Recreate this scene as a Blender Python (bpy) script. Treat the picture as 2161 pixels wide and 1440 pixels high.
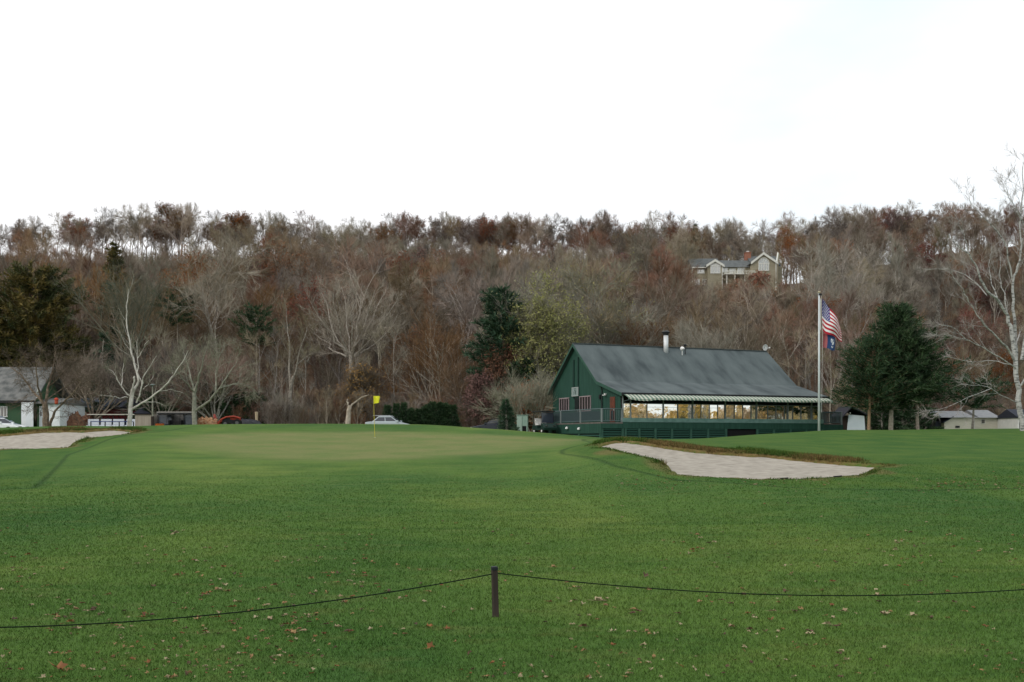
import bpy, bmesh, math, random
import numpy as np
from mathutils import Vector, Matrix
R = math.radians
for o in list(bpy.data.objects):
    bpy.data.objects.remove(o)
S = bpy.context.scene
C = S.collection
# ---------------------------------------------------------------- camera
F = 2100.0; CU = 1080.5; VH = 925.0; EYE = 1.6
cd = bpy.data.cameras.new("camera"); cam = bpy.data.objects.new("camera", cd); C.objects.link(cam)
cam.location = (0, 0, EYE); cam.rotation_euler = (R(90), 0, 0)
cd.sensor_width = 36; cd.lens = 36 * F / 2161; cd.shift_y = (VH - 720) / 2161
cd.clip_start = 0.1; cd.clip_end = 8000
S.camera = cam
# ---------------------------------------------------------------- sky
SUN_EL, SUN_AZ = 33.0, -128.0      # azimuth from +Y, clockwise positive: the sun stands behind and left of the camera
W = bpy.data.worlds.new("World"); S.world = W; W.use_nodes = True
nt = W.node_tree; nt.nodes.clear()
out = nt.nodes.new("ShaderNodeOutputWorld"); bg = nt.nodes.new("ShaderNodeBackground")
sky = nt.nodes.new("ShaderNodeTexSky"); sky.sky_type = 'NISHITA'; sky.sun_disc = False
sky.sun_elevation = R(SUN_EL); sky.sun_rotation = R(SUN_AZ)
bg.inputs[1].default_value = 0.1
tc = nt.nodes.new("ShaderNodeTexCoord")
nz = nt.nodes.new("ShaderNodeTexNoise"); nz.inputs['Scale'].default_value = 2.2; nz.inputs['Detail'].default_value = 5
mp = nt.nodes.new("ShaderNodeMapping"); mp.inputs['Scale'].default_value = (1, 1, 2.5)
nt.links.new(tc.outputs['Generated'], mp.inputs[0]); nt.links.new(mp.outputs[0], nz.inputs[0])
rmp = nt.nodes.new("ShaderNodeValToRGB"); rmp.color_ramp.elements[0].position = .48; rmp.color_ramp.elements[1].position = .74
rmp.color_ramp.elements[0].color = (12.0, 12.0, 12.1, 1); rmp.color_ramp.elements[1].color = (9.5, 10.5, 11.0, 1)
sx = nt.nodes.new("ShaderNodeSeparateXYZ"); nt.links.new(tc.outputs['Generated'], sx.inputs[0])
ax_ = nt.nodes.new("ShaderNodeMath"); ax_.operation = 'MULTIPLY_ADD'; ax_.inputs[1].default_value = .34; ax_.inputs[2].default_value = -.02
nt.links.new(sx.outputs[0], ax_.inputs[0]); sm_ = nt.nodes.new("ShaderNodeMath"); sm_.operation = 'ADD'
nt.links.new(ax_.outputs[0], sm_.inputs[0]); nt.links.new(nz.outputs[0], sm_.inputs[1]); nt.links.new(sm_.outputs[0], rmp.inputs[0])
mx = nt.nodes.new("ShaderNodeMix"); mx.data_type = 'RGBA'; mx.inputs[0].default_value = 0.93
nt.links.new(sky.outputs[0], mx.inputs[6]); nt.links.new(rmp.outputs[0], mx.inputs[7])
nt.links.new(mx.outputs[2], bg.inputs[0]); nt.links.new(bg.outputs[0], out.inputs[0])
sd = bpy.data.lights.new("sun", 'SUN'); sd.energy = 1.0; sd.angle = R(14); sd.color = (1, .93, .84)
sun = bpy.data.objects.new("sun", sd); C.objects.link(sun)
a, e = R(SUN_AZ), R(SUN_EL)
sv = Vector((math.sin(a) * math.cos(e), math.cos(a) * math.cos(e), math.sin(e)))
sun.rotation_euler = sv.to_track_quat('Z', 'Y').to_euler()
S.view_settings.view_transform = 'Standard'; S.view_settings.look = 'None'
S.view_settings.exposure = 0.0; S.view_settings.gamma = 1.0
S.render.engine = 'CYCLES'
S.cycles.use_denoising = True
S.cycles.max_bounces = 5; S.cycles.diffuse_bounces = 2; S.cycles.glossy_bounces = 3
S.cycles.transmission_bounces = 4; S.cycles.transparent_max_bounces = 6
S.cycles.caustics_reflective = False; S.cycles.caustics_refractive = False
S.cycles.sample_clamp_indirect = 4.0

# ---------------------------------------------------------------- helpers
def P(u, v, Y):
    return Vector(((u - CU) * Y / F, Y, EYE + (VH - v) * Y / F))

def mat(name, col, rough=.8, col2=None, scale=5, detail=4, stretch=(1, 1, 1), bump=0, bscale=None, metal=0, spec=.3,
        objrand=0, tint=False, ramp=(.35, .65), coords='Object', lacun=None, col3=None):
    m = bpy.data.materials.new(name); m.use_nodes = True
    t = m.node_tree; b = t.nodes['Principled BSDF']
    b.inputs['Roughness'].default_value = rough; b.inputs['Metallic'].default_value = metal
    b.inputs['Specular IOR Level'].default_value = spec
    L = t.links.new
    last = None
    if col2 is not None or bump:
        tcn = t.nodes.new("ShaderNodeTexCoord"); mpn = t.nodes.new("ShaderNodeMapping")
        mpn.inputs['Scale'].default_value = stretch
        L(tcn.outputs[coords], mpn.inputs[0])
        n = t.nodes.new("ShaderNodeTexNoise"); n.inputs['Scale'].default_value = scale; n.inputs['Detail'].default_value = detail
        L(mpn.outputs[0], n.inputs[0])
        if col2 is not None:
            r = t.nodes.new("ShaderNodeValToRGB"); r.color_ramp.elements[0].position = ramp[0]; r.color_ramp.elements[1].position = ramp[1]
            r.color_ramp.elements[0].color = (*col, 1); r.color_ramp.elements[1].color = (*col2, 1)
            if col3 is not None:
                q = r.color_ramp.elements.new((ramp[0] + ramp[1]) / 2); q.color = (*col3, 1)
            L(n.outputs[0], r.inputs[0]); last = r.outputs[0]
        if bump:
            n2 = t.nodes.new("ShaderNodeTexNoise"); n2.inputs['Scale'].default_value = bscale or scale * 4; n2.inputs['Detail'].default_value = 5
            L(mpn.outputs[0], n2.inputs[0])
            bm = t.nodes.new("ShaderNodeBump"); bm.inputs['Strength'].default_value = bump; bm.inputs['Distance'].default_value = .03
            L(n2.outputs[0], bm.inputs['Height']); L(bm.outputs[0], b.inputs['Normal'])
    if last is None:
        rgb = t.nodes.new("ShaderNodeRGB"); rgb.outputs[0].default_value = (*col, 1); last = rgb.outputs[0]
    if objrand or tint:
        hs = t.nodes.new("ShaderNodeHueSaturation"); L(last, hs.inputs['Color'])
        src = None
        if objrand:
            oi = t.nodes.new("ShaderNodeObjectInfo"); src = oi.outputs['Random']
        if tint:
            at = t.nodes.new("ShaderNodeAttribute"); at.attribute_name = 'tint'
            if src is not None:
                ad = t.nodes.new("ShaderNodeMath"); ad.operation = 'ADD'; L(src, ad.inputs[0]); L(at.outputs['Fac'], ad.inputs[1])
                fr = t.nodes.new("ShaderNodeMath"); fr.operation = 'FRACT'; L(ad.outputs[0], fr.inputs[0]); src = fr.outputs[0]
            else: src = at.outputs['Fac']
        mr = t.nodes.new("ShaderNodeMapRange"); mr.inputs[3].default_value = 1 - (objrand or .4); mr.inputs[4].default_value = 1 + (objrand or .4)
        L(src, mr.inputs[0]); L(mr.outputs[0], hs.inputs['Value'])
        mh = t.nodes.new("ShaderNodeMath"); mh.operation = 'MULTIPLY'; mh.inputs[1].default_value = 7.31; L(src, mh.inputs[0])
        f2 = t.nodes.new("ShaderNodeMath"); f2.operation = 'FRACT'; L(mh.outputs[0], f2.inputs[0])
        m2 = t.nodes.new("ShaderNodeMapRange"); m2.inputs[3].default_value = .486; m2.inputs[4].default_value = .523
        L(f2.outputs[0], m2.inputs[0]); L(m2.outputs[0], hs.inputs['Hue'])
        mh3 = t.nodes.new("ShaderNodeMath"); mh3.operation = 'MULTIPLY'; mh3.inputs[1].default_value = 3.77; L(src, mh3.inputs[0])
        f3 = t.nodes.new("ShaderNodeMath"); f3.operation = 'FRACT'; L(mh3.outputs[0], f3.inputs[0])
        m3 = t.nodes.new("ShaderNodeMapRange"); m3.inputs[3].default_value = .6; m3.inputs[4].default_value = 1.3
        L(f3.outputs[0], m3.inputs[0]); L(m3.outputs[0], hs.inputs['Saturation'])
        last = hs.outputs[0]
    L(last, b.inputs['Base Color'])
    return m

class MB:
    """collects polygons, then links them as one mesh object"""
    def __init__(s): s.v = []; s.f = []; s.m = []
    def poly(s, pts, m=0):
        b = len(s.v); s.v += [tuple(p) for p in pts]; s.f.append(tuple(range(b, b + len(pts)))); s.m.append(m); return s
    def box(s, x0, x1, y0, y1, z0, z1, m=0):
        b = len(s.v)
        s.v += [(x, y, z) for z in (z0, z1) for y in (y0, y1) for x in (x0, x1)]
        for q in ((0, 2, 3, 1), (4, 5, 7, 6), (0, 1, 5, 4), (2, 6, 7, 3), (0, 4, 6, 2), (1, 3, 7, 5)):
            s.f.append(tuple(b + i for i in q)); s.m.append(m)
        return s
    def prism(s, prof, a0, a1, axis='x', m=0):
        """closed profile in the two other axes, extruded along axis"""
        n = len(prof); b = len(s.v)
        for a_ in (a0, a1):
            for p in prof:
                s.v.append((a_, p[0], p[1]) if axis == 'x' else (p[0], a_, p[1]) if axis == 'y' else (p[0], p[1], a_))
        s.f.append(tuple(range(b, b + n))); s.m.append(m); s.f.append(tuple(range(b + 2 * n - 1, b + n - 1, -1))); s.m.append(m)
        for i in range(n):
            j = (i + 1) % n
            s.f.append((b + i, b + n + i, b + n + j, b + j)); s.m.append(m)
        return s
    def tube(s, pts, rad, sides=8, m=0, cap=True):
        pts = [Vector(p) for p in pts]
        if not hasattr(rad, '__len__'): rad = [rad] * len(pts)
        b = len(s.v); n = len(pts)
        ref = Vector((0, 0, 1)) if abs((pts[-1] - pts[0]).normalized().z) < .9 else Vector((1, 0, 0))
        for i, p in enumerate(pts):
            d = (pts[min(i + 1, n - 1)] - pts[max(i - 1, 0)]).normalized()
            x = d.cross(ref)
            if x.length < 1e-4: x = d.orthogonal()
            x.normalize(); y = d.cross(x)
            for k in range(sides):
                a_ = 2 * math.pi * k / sides
                s.v.append(tuple(p + (x * math.cos(a_) + y * math.sin(a_)) * rad[i]))
        for i in range(n - 1):
            for k in range(sides):
                k2 = (k + 1) % sides
                s.f.append((b + i * sides + k, b + i * sides + k2, b + (i + 1) * sides + k2, b + (i + 1) * sides + k)); s.m.append(m)
        if cap:
            s.f.append(tuple(b + k for k in range(sides))); s.m.append(m)
            s.f.append(tuple(b + (n - 1) * sides + k for k in range(sides))); s.m.append(m)
        return s
    def lathe(s, prof, c=(0, 0, 0), sides=16, m=0, axis='z'):
        b = len(s.v); n = len(prof)
        for r_, z in prof:
            for k in range(sides):
                a_ = 2 * math.pi * k / sides
                q = (r_ * math.cos(a_), r_ * math.sin(a_), z)
                if axis == 'y': q = (q[0], q[2], q[1])
                if axis == 'x': q = (q[2], q[0], q[1])
                s.v.append((c[0] + q[0], c[1] + q[1], c[2] + q[2]))
        for i in range(n - 1):
            for k in range(sides):
                k2 = (k + 1) % sides
                s.f.append((b + i * sides + k, b + i * sides + k2, b + (i + 1) * sides + k2, b + (i + 1) * sides + k)); s.m.append(m)
        s.f.append(tuple(b + k for k in range(sides))); s.m.append(m)
        s.f.append(tuple(b + (n - 1) * sides + k for k in range(sides))); s.m.append(m)
        return s
    def build(s, name, mats, parent=None, smooth=False, bevel=0):
        me = bpy.data.meshes.new(name); me.from_pydata(s.v, [], s.f)
        if not isinstance(mats, (list, tuple)): mats = [mats]
        for q in mats: me.materials.append(q)
        me.polygons.foreach_set('material_index', s.m)
        bm = bmesh.new(); bm.from_mesh(me); bmesh.ops.recalc_face_normals(bm, faces=bm.faces); bm.to_mesh(me); bm.free()
        if smooth: me.shade_smooth()
        o = bpy.data.objects.new(name, me); C.objects.link(o)
        if parent is not None: o.parent = parent
        if bevel:
            md = o.modifiers.new('b', 'BEVEL'); md.width = bevel; md.segments = 2; md.limit_method = 'ANGLE'
        return o

def npmesh(name, V, T, mats, mi=None, tint=None, parent=None, smooth=False, link=True, quads=False):
    V = np.asarray(V, dtype=np.float32); T = np.asarray(T, dtype=np.int32); k = 4 if quads else 3
    me = bpy.data.meshes.new(name)
    me.vertices.add(len(V)); me.vertices.foreach_set('co', V.ravel())
    me.loops.add(T.size); me.loops.foreach_set('vertex_index', T.ravel())
    me.polygons.add(len(T)); me.polygons.foreach_set('loop_start', np.arange(0, T.size, k, dtype=np.int32))
    try: me.polygons.foreach_set('loop_total', np.full(len(T), k, dtype=np.int32))
    except Exception: pass
    if not isinstance(mats, (list, tuple)): mats = [mats]
    for q in mats: me.materials.append(q)
    if mi is not None: me.polygons.foreach_set('material_index', np.asarray(mi, dtype=np.int32))
    me.polygons.foreach_set('use_smooth', np.full(len(T), smooth, dtype=bool))
    if tint is not None:
        at = me.attributes.new('tint', 'FLOAT', 'POINT'); at.data.foreach_set('value', np.asarray(tint, dtype=np.float32))
    me.update(calc_edges=True)
    if not link: return me
    o = bpy.data.objects.new(name, me); C.objects.link(o)
    if parent is not None: o.parent = parent
    return o

def tag(o, label=None, cat=None, group=None, kind=None):
    if label: o['label'] = label
    if cat: o['category'] = cat
    if group: o['group'] = group
    if kind: o['kind'] = kind
    return o
def empty(name, loc, rz=0, label=None, cat=None, group=None):
    o = bpy.data.objects.new(name, None); C.objects.link(o); o.location = loc; o.rotation_euler = (0, 0, rz)
    return tag(o, label, cat, group)
def copy_tree(o, parent=None):
    c = o.copy(); C.objects.link(c); c.parent = parent
    for ch in list(o.children): copy_tree(ch, c)
    return c
# ---------------------------------------------------------------- terrain
def blur(A, n, axis):
    k = np.hanning(2 * n + 3)[1:-1]; k /= k.sum()
    pad = [(0, 0), (0, 0)]; pad[axis] = (n, n)
    B = np.pad(A, pad, mode='edge')
    return np.apply_along_axis(lambda r_: np.convolve(r_, k, mode='valid'), axis, B)
cols = {
 -200: [(6, 0), (12, .05), (20, .1), (28, .33), (36, .62), (45, .98), (54, 1.75), (58, 2.12), (66, 2.05), (80, 2.0), (110, 2.1)],
 0:    [(6, 0), (12, .05), (20, .1), (28, .33), (36, .62), (45, 1.10), (52, 2.05), (57, 2.24), (66, 2.15), (80, 2.05), (110, 2.1)],
 150:  [(6, 0), (12, .05), (20, .1), (28, .36), (36, .72), (44, 1.18), (52, 2.15), (58, 2.35), (66, 2.25), (80, 2.15), (110, 2.1)],
 300:  [(6, 0), (12, .05), (20, .12), (28, .40), (36, .84), (45, 1.6), (55, 2.18), (62, 2.36), (70, 2.36), (80, 2.4), (88, 2.35), (110, 2.2)],
 450:  [(6, 0), (12, .05), (20, .12), (28, .40), (36, .84), (45, 1.45), (55, 2.12), (62, 2.45), (68, 2.45), (80, 2.3), (110, 2.2)],
 700:  [(6, 0), (12, .04), (20, .1), (28, .38), (36, .83), (50, 1.6), (60, 2.42), (64, 2.57), (75, 2.3), (85, 2.1), (110, 2.1)],
 900:  [(6, 0), (12, .04), (20, .1), (28, .38), (36, .83), (50, 1.6), (60, 2.40), (64, 2.52), (72, 2.2), (85, 1.8), (110, 2.0)],
 1080: [(6, 0), (12, .04), (20, .1), (28, .38), (36, .83), (50, 1.6), (58, 1.98), (62, 2.08), (70, 1.8), (85, 1.6), (110, 1.8)],
 1200: [(6, 0), (12, .04), (20, .12), (28, .48), (36, .98), (45, 1.34), (55, 1.68), (60, 1.8), (70, 1.55), (110, 1.6)],
 1290: [(6, 0), (12, .04), (20, .14), (28, .66), (33, 1.18), (36, 1.45), (38.5, 1.62), (45, 1.55), (60, 1.56), (70, 1.5), (110, 1.6)],
 1380: [(6, 0), (12, .04), (20, .15), (26, .52), (30, .90), (34, 1.25), (36.5, 1.50), (45, 1.5), (60, 1.56), (70, 1.45), (110, 1.6)],
 1480: [(6, 0), (12, .04), (20, .15), (25.5, .56), (30, .88), (33, 1.10), (35, 1.32), (45, 1.44), (60, 1.60), (70, 1.45), (110, 1.6)],
 1600: [(6, 0), (12, .04), (20, .15), (25, .55), (29, .80), (32, 1.00), (34, 1.18), (45, 1.48), (55, 1.78), (60, 1.86), (72, 1.6), (110, 1.6)],
 1750: [(6, 0), (12, .04), (20, .17), (25.5, .58), (29, .74), (31, .88), (33, 1.0), (40, 1.22), (50, 1.67), (62, 2.08), (67, 2.14), (78, 1.8), (110, 1.8)],
 1900: [(6, 0), (12, .04), (20, .22), (25, .55), (29, .78), (32, .87), (42, 1.2), (55, 1.78), (63, 2.1), (72, 2.2), (85, 2.2), (110, 2.1)],
 2161: [(6, 0), (12, .04), (21, .28), (25, .5), (31, .80), (45, 1.28), (58, 1.88), (66, 2.17), (78, 2.4), (90, 2.2), (110, 2.2)],
 2400: [(6, 0), (12, .04), (21, .28), (25, .5), (31, .80), (45, 1.28), (58, 1.88), (66, 2.17), (78, 2.4), (90, 2.2), (110, 2.2)],
}
YG = np.arange(0, 112, .5); UG = np.arange(-240, 2441, 20.0)
us = sorted(cols); tab = np.array([np.interp(YG, [p[0] for p in cols[u]], [p[1] for p in cols[u]]) for u in us])
TAB = np.array([[np.interp(u, us, tab[:, j]) for j in range(len(YG))] for u in UG])
TAB = blur(blur(TAB, 3, 0), 3, 1)
def smooth(x): x = np.clip(x, 0, 1); return x * x * (3 - 2 * x)
def uy(x, y):
    x = np.asarray(x, float); y = np.asarray(y, float)
    r = np.hypot(x, y); th = np.arctan2(x, y)
    lo, hi = math.atan((-220 - CU) / F), math.atan((2420 - CU) / F)
    tc_ = np.clip(th, lo, hi)
    return CU + F * np.tan(tc_), r * np.cos(tc_), np.abs(th)
VR = ([-300, 0, 350, 800, 1130, 1250, 1500, 1700, 1850, 2000, 2161, 2500], [556, 554, 552, 566, 566, 574, 580, 580, 556, 530, 520, 515])
FOOT = ([-300, 1650, 1850, 1950, 2500], [104, 104, 118, 160, 165])
YR = 235.0
def base_z(x, y):
    u, Y, ath = uy(x, y)
    ui = np.clip((u + 240) / 20, 0, len(UG) - 1.001); yi = np.clip(Y / .5, 0, len(YG) - 1.001)
    a = ui.astype(int); b = yi.astype(int); fa = ui - a; fb = yi - b
    z = (TAB[a, b] * (1 - fa) * (1 - fb) + TAB[a + 1, b] * fa * (1 - fb) + TAB[a, b + 1] * (1 - fa) * fb + TAB[a + 1, b + 1] * fa * fb)
    ft = np.interp(u, *FOOT); zr = EYE + (VH - np.interp(u, *VR)) * YR / F
    s = (Y - ft) / (YR - ft)
    hill = (zr - 2) * np.where(s < .9, np.clip(s, 0, 1) ** 1.12, 1 - (1 - .9 ** 1.12) * np.clip((1.1 - s) / .2, 0, 1) ** 2)
    hill = np.where(s > 1.06, hill - (Y - YR - 8) * .22, hill)
    hill = np.maximum(hill, np.where(s > .5, 8, 0))
    z = z + hill * (s > 0)
    w = 1 - smooth((ath - R(62)) / R(50))
    z = z * w
    z = z + .03 * np.sin(x * .31 + 1.3) * np.sin(y * .23) * smooth((Y - 8) / 10)
    z = z + (.8 * np.sin(x * .06 + y * .031) + .5 * np.sin(x * .13 - y * .09)) * smooth((Y - ft - 5) / 30) * w
    return z
def find_Y(u, v, y0=7, y1=70):
    Y = np.arange(y0, y1, .1); x = (u - CU) * Y / F
    d = base_z(x, Y) - (EYE + (VH - v) * Y / F)
    k = np.where(d >= 0)[0]
    return float(Y[k[0]]) if len(k) else float(Y[np.argmax(d)])
def dens(poly, step=.35):
    o = []
    for i in range(len(poly)):
        a_, b_ = np.array(poly[i]), np.array(poly[(i + 1) % len(poly)])
        n = max(1, int(np.linalg.norm(b_ - a_) / step))
        for k in range(n): o.append(a_ + (b_ - a_) * k / n)
    return np.array(o)
def sdist(px, py, poly):
    """signed distance, positive inside"""
    d = np.full(px.shape, 1e9); ins = np.zeros(px.shape, bool)
    n = len(poly)
    for i in range(n):
        ax, ay = poly[i]; bx, by = poly[(i + 1) % n]
        dx, dy = bx - ax, by - ay
        t = np.clip(((px - ax) * dx + (py - ay) * dy) / (dx * dx + dy * dy + 1e-9), 0, 1)
        d = np.minimum(d, np.hypot(px - ax - t * dx, py - ay - t * dy))
        c = (ay > py) != (by > py)
        with np.errstate(divide='ignore', invalid='ignore'):
            xi = ax + (py - ay) * dx / (dy if dy != 0 else 1e-9)
        ins ^= c & (px < xi)
    return np.where(ins, d, -d)
def img_poly(pts, **k):
    o = []
    for p in pts:
        Y = p[2] if len(p) > 2 else find_Y(p[0], p[1], **k)
        o.append(((p[0] - CU) * Y / F, Y))
    return o
B1 = img_poly([(1256, 934, 36), (1268, 926, 37), (1300, 923, 37.6), (1330, 930, 37), (1360, 937, 36), (1400, 945, 35), (1450, 952, 34.2), (1500, 957, 33.6), (1560, 960, 33.2),
               (1620, 963, 33), (1700, 971, 32), (1770, 977, 31.2), (1830, 980, 30.6), (1878, 984, 30), (1850, 988, 29), (1835, 998, 27.4), (1815, 1005, 26.4),
               (1750, 1008), (1680, 1011), (1600, 1011), (1530, 1008), (1470, 1005), (1425, 1001), (1412, 990), (1405, 980), (1385, 970), (1350, 961), (1310, 953), (1275, 944)])
B2 = img_poly([(-160, 949), (0, 948), (80, 947), (145, 944), (158, 934), (180, 925), (215, 921), (260, 917), (285, 912), (275, 908), (240, 905), (180, 905, 51), (100, 906, 51), (0, 909, 50), (-160, 914, 49)])
GREEN = img_poly([(350, 930), (430, 917), (560, 912), (790, 911), (960, 915), (1100, 921, 53), (1235, 929, 51), (1190, 940), (1060, 955), (930, 966), (740, 973), (560, 968), (430, 952)])
COLLAR = img_poly([(150, 960), (300, 915), (420, 904, 58), (560, 901, 59.5), (800, 900, 60), (1000, 906, 59.5), (1140, 917, 57), (1250, 927, 54), (1190, 958), (1260, 990), (1400, 1020), (1650, 1033), (2161, 1036), (2500, 1037), (2600, 1440, 3), (1080, 1440, -3), (-400, 1440, 3), (-300, 1040), (60, 1030)])
POLYS = [dens(B1, .5), dens(B2, .8)]
def bunker_d(x, y):
    d = np.full(x.shape, -99.)
    m = (y > 20) & (y < 62)
    for pl in POLYS:
        dd = sdist(x[m], y[m], pl); d[m] = np.maximum(d[m], dd)
    return d
def wob(x, y): return .05 * np.sin(x * 5.1 + 2 * np.sin(y * 3.3)) + .04 * np.sin(x * 11.3 + y * 7.7)
def ground_z(x, y):
    x = np.asarray(x, float); y = np.asarray(y, float)
    z = base_z(x, y); d = bunker_d(np.atleast_1d(x), np.atleast_1d(y)).reshape(x.shape)
    d = d + wob(x, y)
    z = z - .34 * smooth(d / .22)
    return z
def sand_z(x, y, d):
    return base_z(x, y) - .10 - .05 * smooth(d / 1.5) + .008 * np.sin(x * 7 + 2.5 * np.sin(y * 2.1)) * np.sin(y * 9.3 + 3 * np.sin(x * .9))
def gz(x, y): return float(ground_z(np.array([x]), np.array([y]))[0])

def fan(th, r):
    TH, RR = np.meshgrid(th, r); return np.sin(TH) * RR, np.cos(TH) * RR
def quads(nr, nc, wrap=False):
    i = np.arange(nr - 1)[:, None]; j = np.arange(nc if wrap else nc - 1)[None, :]; j2 = (j + 1) % nc
    a_ = i * nc + j; b_ = i * nc + j2; c_ = (i + 1) * nc + j2; d_ = (i + 1) * nc + j
    return np.stack([a_, b_, c_, d_], -1).reshape(-1, 4)
thA = np.arctan((np.arange(-60, 2225, 5.0) - CU) / F)
thB = np.linspace(thA[-1], thA[0] + 2 * math.pi, 80)[1:-1]
TH = np.concatenate([thA, thB])
RR = np.concatenate([[.3, 1], np.arange(2, 23, .3), np.arange(23, 62, .15), np.arange(62, 110, .8), np.arange(110, 300, 4), np.geomspace(300, 5000, 12)])
X, Yy = fan(TH, RR)
Z = ground_z(X, Yy)
Q = quads(len(RR), len(TH), True)
uu, YY, ath = uy(X, Yy)
foot = np.interp(uu, *FOOT) - 7
ish = (YY > foot) & (ath < R(75))
fh = ish.ravel()[Q].all(1)
V3 = np.stack([X.ravel(), Yy.ravel(), Z.ravel()], 1)

def att(o, name, arr):
    at = o.data.attributes.new(name, 'FLOAT', 'POINT'); at.data.foreach_set('value', np.asarray(arr, np.float32).ravel())
gd = np.full(X.shape, -99.); mm = (Yy > 20) & (Yy < 70)
gd[mm] = sdist(X[mm], Yy[mm], dens(GREEN, 3))
cdm = np.full(X.shape, -99.); mm = (Yy > 6) & (Yy < 70) & (np.abs(X) < 60)
cdm[(Yy <= 6)] = 5
cdm[mm] = sdist(X[mm], Yy[mm], dens(COLLAR, 3))
bd = bunker_d(X, Yy)
def split(sel, name, m, atts=()):
    q = Q[sel]; used = np.unique(q); remap = np.zeros(len(V3), np.int64); remap[used] = np.arange(len(used))
    o = npmesh(name, V3[used], remap[q], m, quads=True, smooth=True)
    for n, a_ in atts: att(o, n, a_.ravel()[used])
    return o

def grass_material(name, blades=False):
    m = bpy.data.materials.new(name); m.use_nodes = True; t = m.node_tree; L = t.links.new
    b = t.nodes['Principled BSDF']; b.inputs['Roughness'].default_value = .85; b.inputs['Specular IOR Level'].default_value = .05
    g = t.nodes.new("ShaderNodeNewGeometry")
    def noise(scale, stretch=(1, 1, 1), detail=4, rough=.55):
        mpn = t.nodes.new("ShaderNodeMapping"); mpn.inputs['Scale'].default_value = stretch; L(g.outputs['Position'], mpn.inputs[0])
        n = t.nodes.new("ShaderNodeTexNoise"); n.inputs['Scale'].default_value = scale; n.inputs['Detail'].default_value = detail; n.inputs['Roughness'].default_value = rough
        L(mpn.outputs[0], n.inputs[0]); return n.outputs[0]
    def ramp(f, *st):
        r = t.nodes.new("ShaderNodeValToRGB"); r.color_ramp.elements[0].position = st[0][0]; r.color_ramp.elements[0].color = (*st[0][1], 1)
        r.color_ramp.elements[1].position = st[-1][0]; r.color_ramp.elements[1].color = (*st[-1][1], 1)
        for p_, c_ in st[1:-1]:
            q = r.color_ramp.elements.new(p_); q.color = (*c_, 1)
        L(f, r.inputs[0]); return r.outputs[0]
    def mix(f, c1, c2, mode='MIX'):
        x = t.nodes.new("ShaderNodeMix"); x.data_type = 'RGBA'; x.blend_type = mode
        if isinstance(f, float): x.inputs[0].default_value = f
        else: L(f, x.inputs[0])
        for s_, c_ in ((6, c1), (7, c2)):
            if isinstance(c_, tuple): x.inputs[s_].default_value = (*c_, 1)
            else: L(c_, x.inputs[s_])
        return x.outputs[2]
    def A(n):
        x = t.nodes.new("ShaderNodeAttribute"); x.attribute_name = n; return x.outputs['Fac']
    big = noise(.13, (1, .6, 0), 4)
    base = ramp(big, (.36, (.046, .112, .028)), (.5, (.084, .152, .032)), (.62, (.132, .188, .044)))
    mid = noise(1.1, (.7, 1, 0), 5)
    base = mix(ramp(mid, (.42, (0, 0, 0)), (.75, (.75, .75, .75))), base, (.060, .118, .026))
    pat = noise(.7, (.35, 1, 0), 6, .7)
    base = mix(ramp(pat, (.36, (.6, .6, .6)), (.52, (0, 0, 0))), base, (.040, .100, .020))
    base = mix(ramp(noise(1.9, (.4, 1, 0), 5, .7), (.54, (0, 0, 0)), (.74, (.55, .55, .55))), base, (.150, .185, .060))
    thin = noise(2.7, (.5, 1, 0), 6, .65)
    base = mix(ramp(thin, (.55, (0, 0, 0)), (.8, (.6, .6, .6))), base, (.125, .130, .038))
    # collar: longer, darker grass outside the mown fairway
    base = mix(A('rough'), base, mix(ramp(noise(.6, (1, 1, 0), 5), (.4, (0, 0, 0)), (.65, (1, 1, 1))), (.036, .095, .018), (.072, .128, .024)))
    base = mix(A('green'), base, mix(ramp(noise(.5, (1, 1, 0), 4), (.35, (0, 0, 0)), (.7, (1, 1, 1))), (.175, .185, .075), (.120, .170, .052)))
    base = mix(A('line'), base, (.018, .05, .012))
    dry = mix(ramp(noise(3.1, (1, 1, 1), 6, .7), (.35, (0, 0, 0)), (.65, (1, 1, 1))), (.11, .075, .03), (.22, .15, .07))
    base = mix(A('dry'), base, dry)
    fine = noise(38, (1, 1, 1), 4, .8)
    base = mix(1.0, base, ramp(fine, (.3, (.55, .55, .55)), (.7, (1.4, 1.4, 1.3))), 'MULTIPLY')
    L(base, b.inputs['Base Color'])
    if not blades:
        bm = t.nodes.new("ShaderNodeBump"); bm.inputs['Strength'].default_value = .55; bm.inputs['Distance'].default_value = .03
        L(noise(14, (1, 1, 1), 6, .8), bm.inputs['Height']); L(bm.outputs[0], b.inputs['Normal'])
    else:
        hs = t.nodes.new("ShaderNodeHueSaturation"); L(base, hs.inputs['Color'])
        mr = t.nodes.new("ShaderNodeMapRange"); mr.inputs[3].default_value = .5; mr.inputs[4].default_value = 1.5; L(A('tint'), mr.inputs[0]); L(mr.outputs[0], hs.inputs['Value'])
        L(hs.outputs[0], b.inputs['Base Color'])
    return m
M_grass = grass_material('turf')
M_leafmould = mat('leaf_mould', (.10, .055, .032), .95, (.20, .125, .075), scale=.5, detail=8, bump=.6, bscale=3, ramp=(.3, .7))
M_sand = mat('bunker_sand', (.25, .225, .185), .95, (.375, .34, .285), scale=3.1, detail=8, bump=.5, bscale=22, ramp=(.28, .62), coords='Object')

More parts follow.
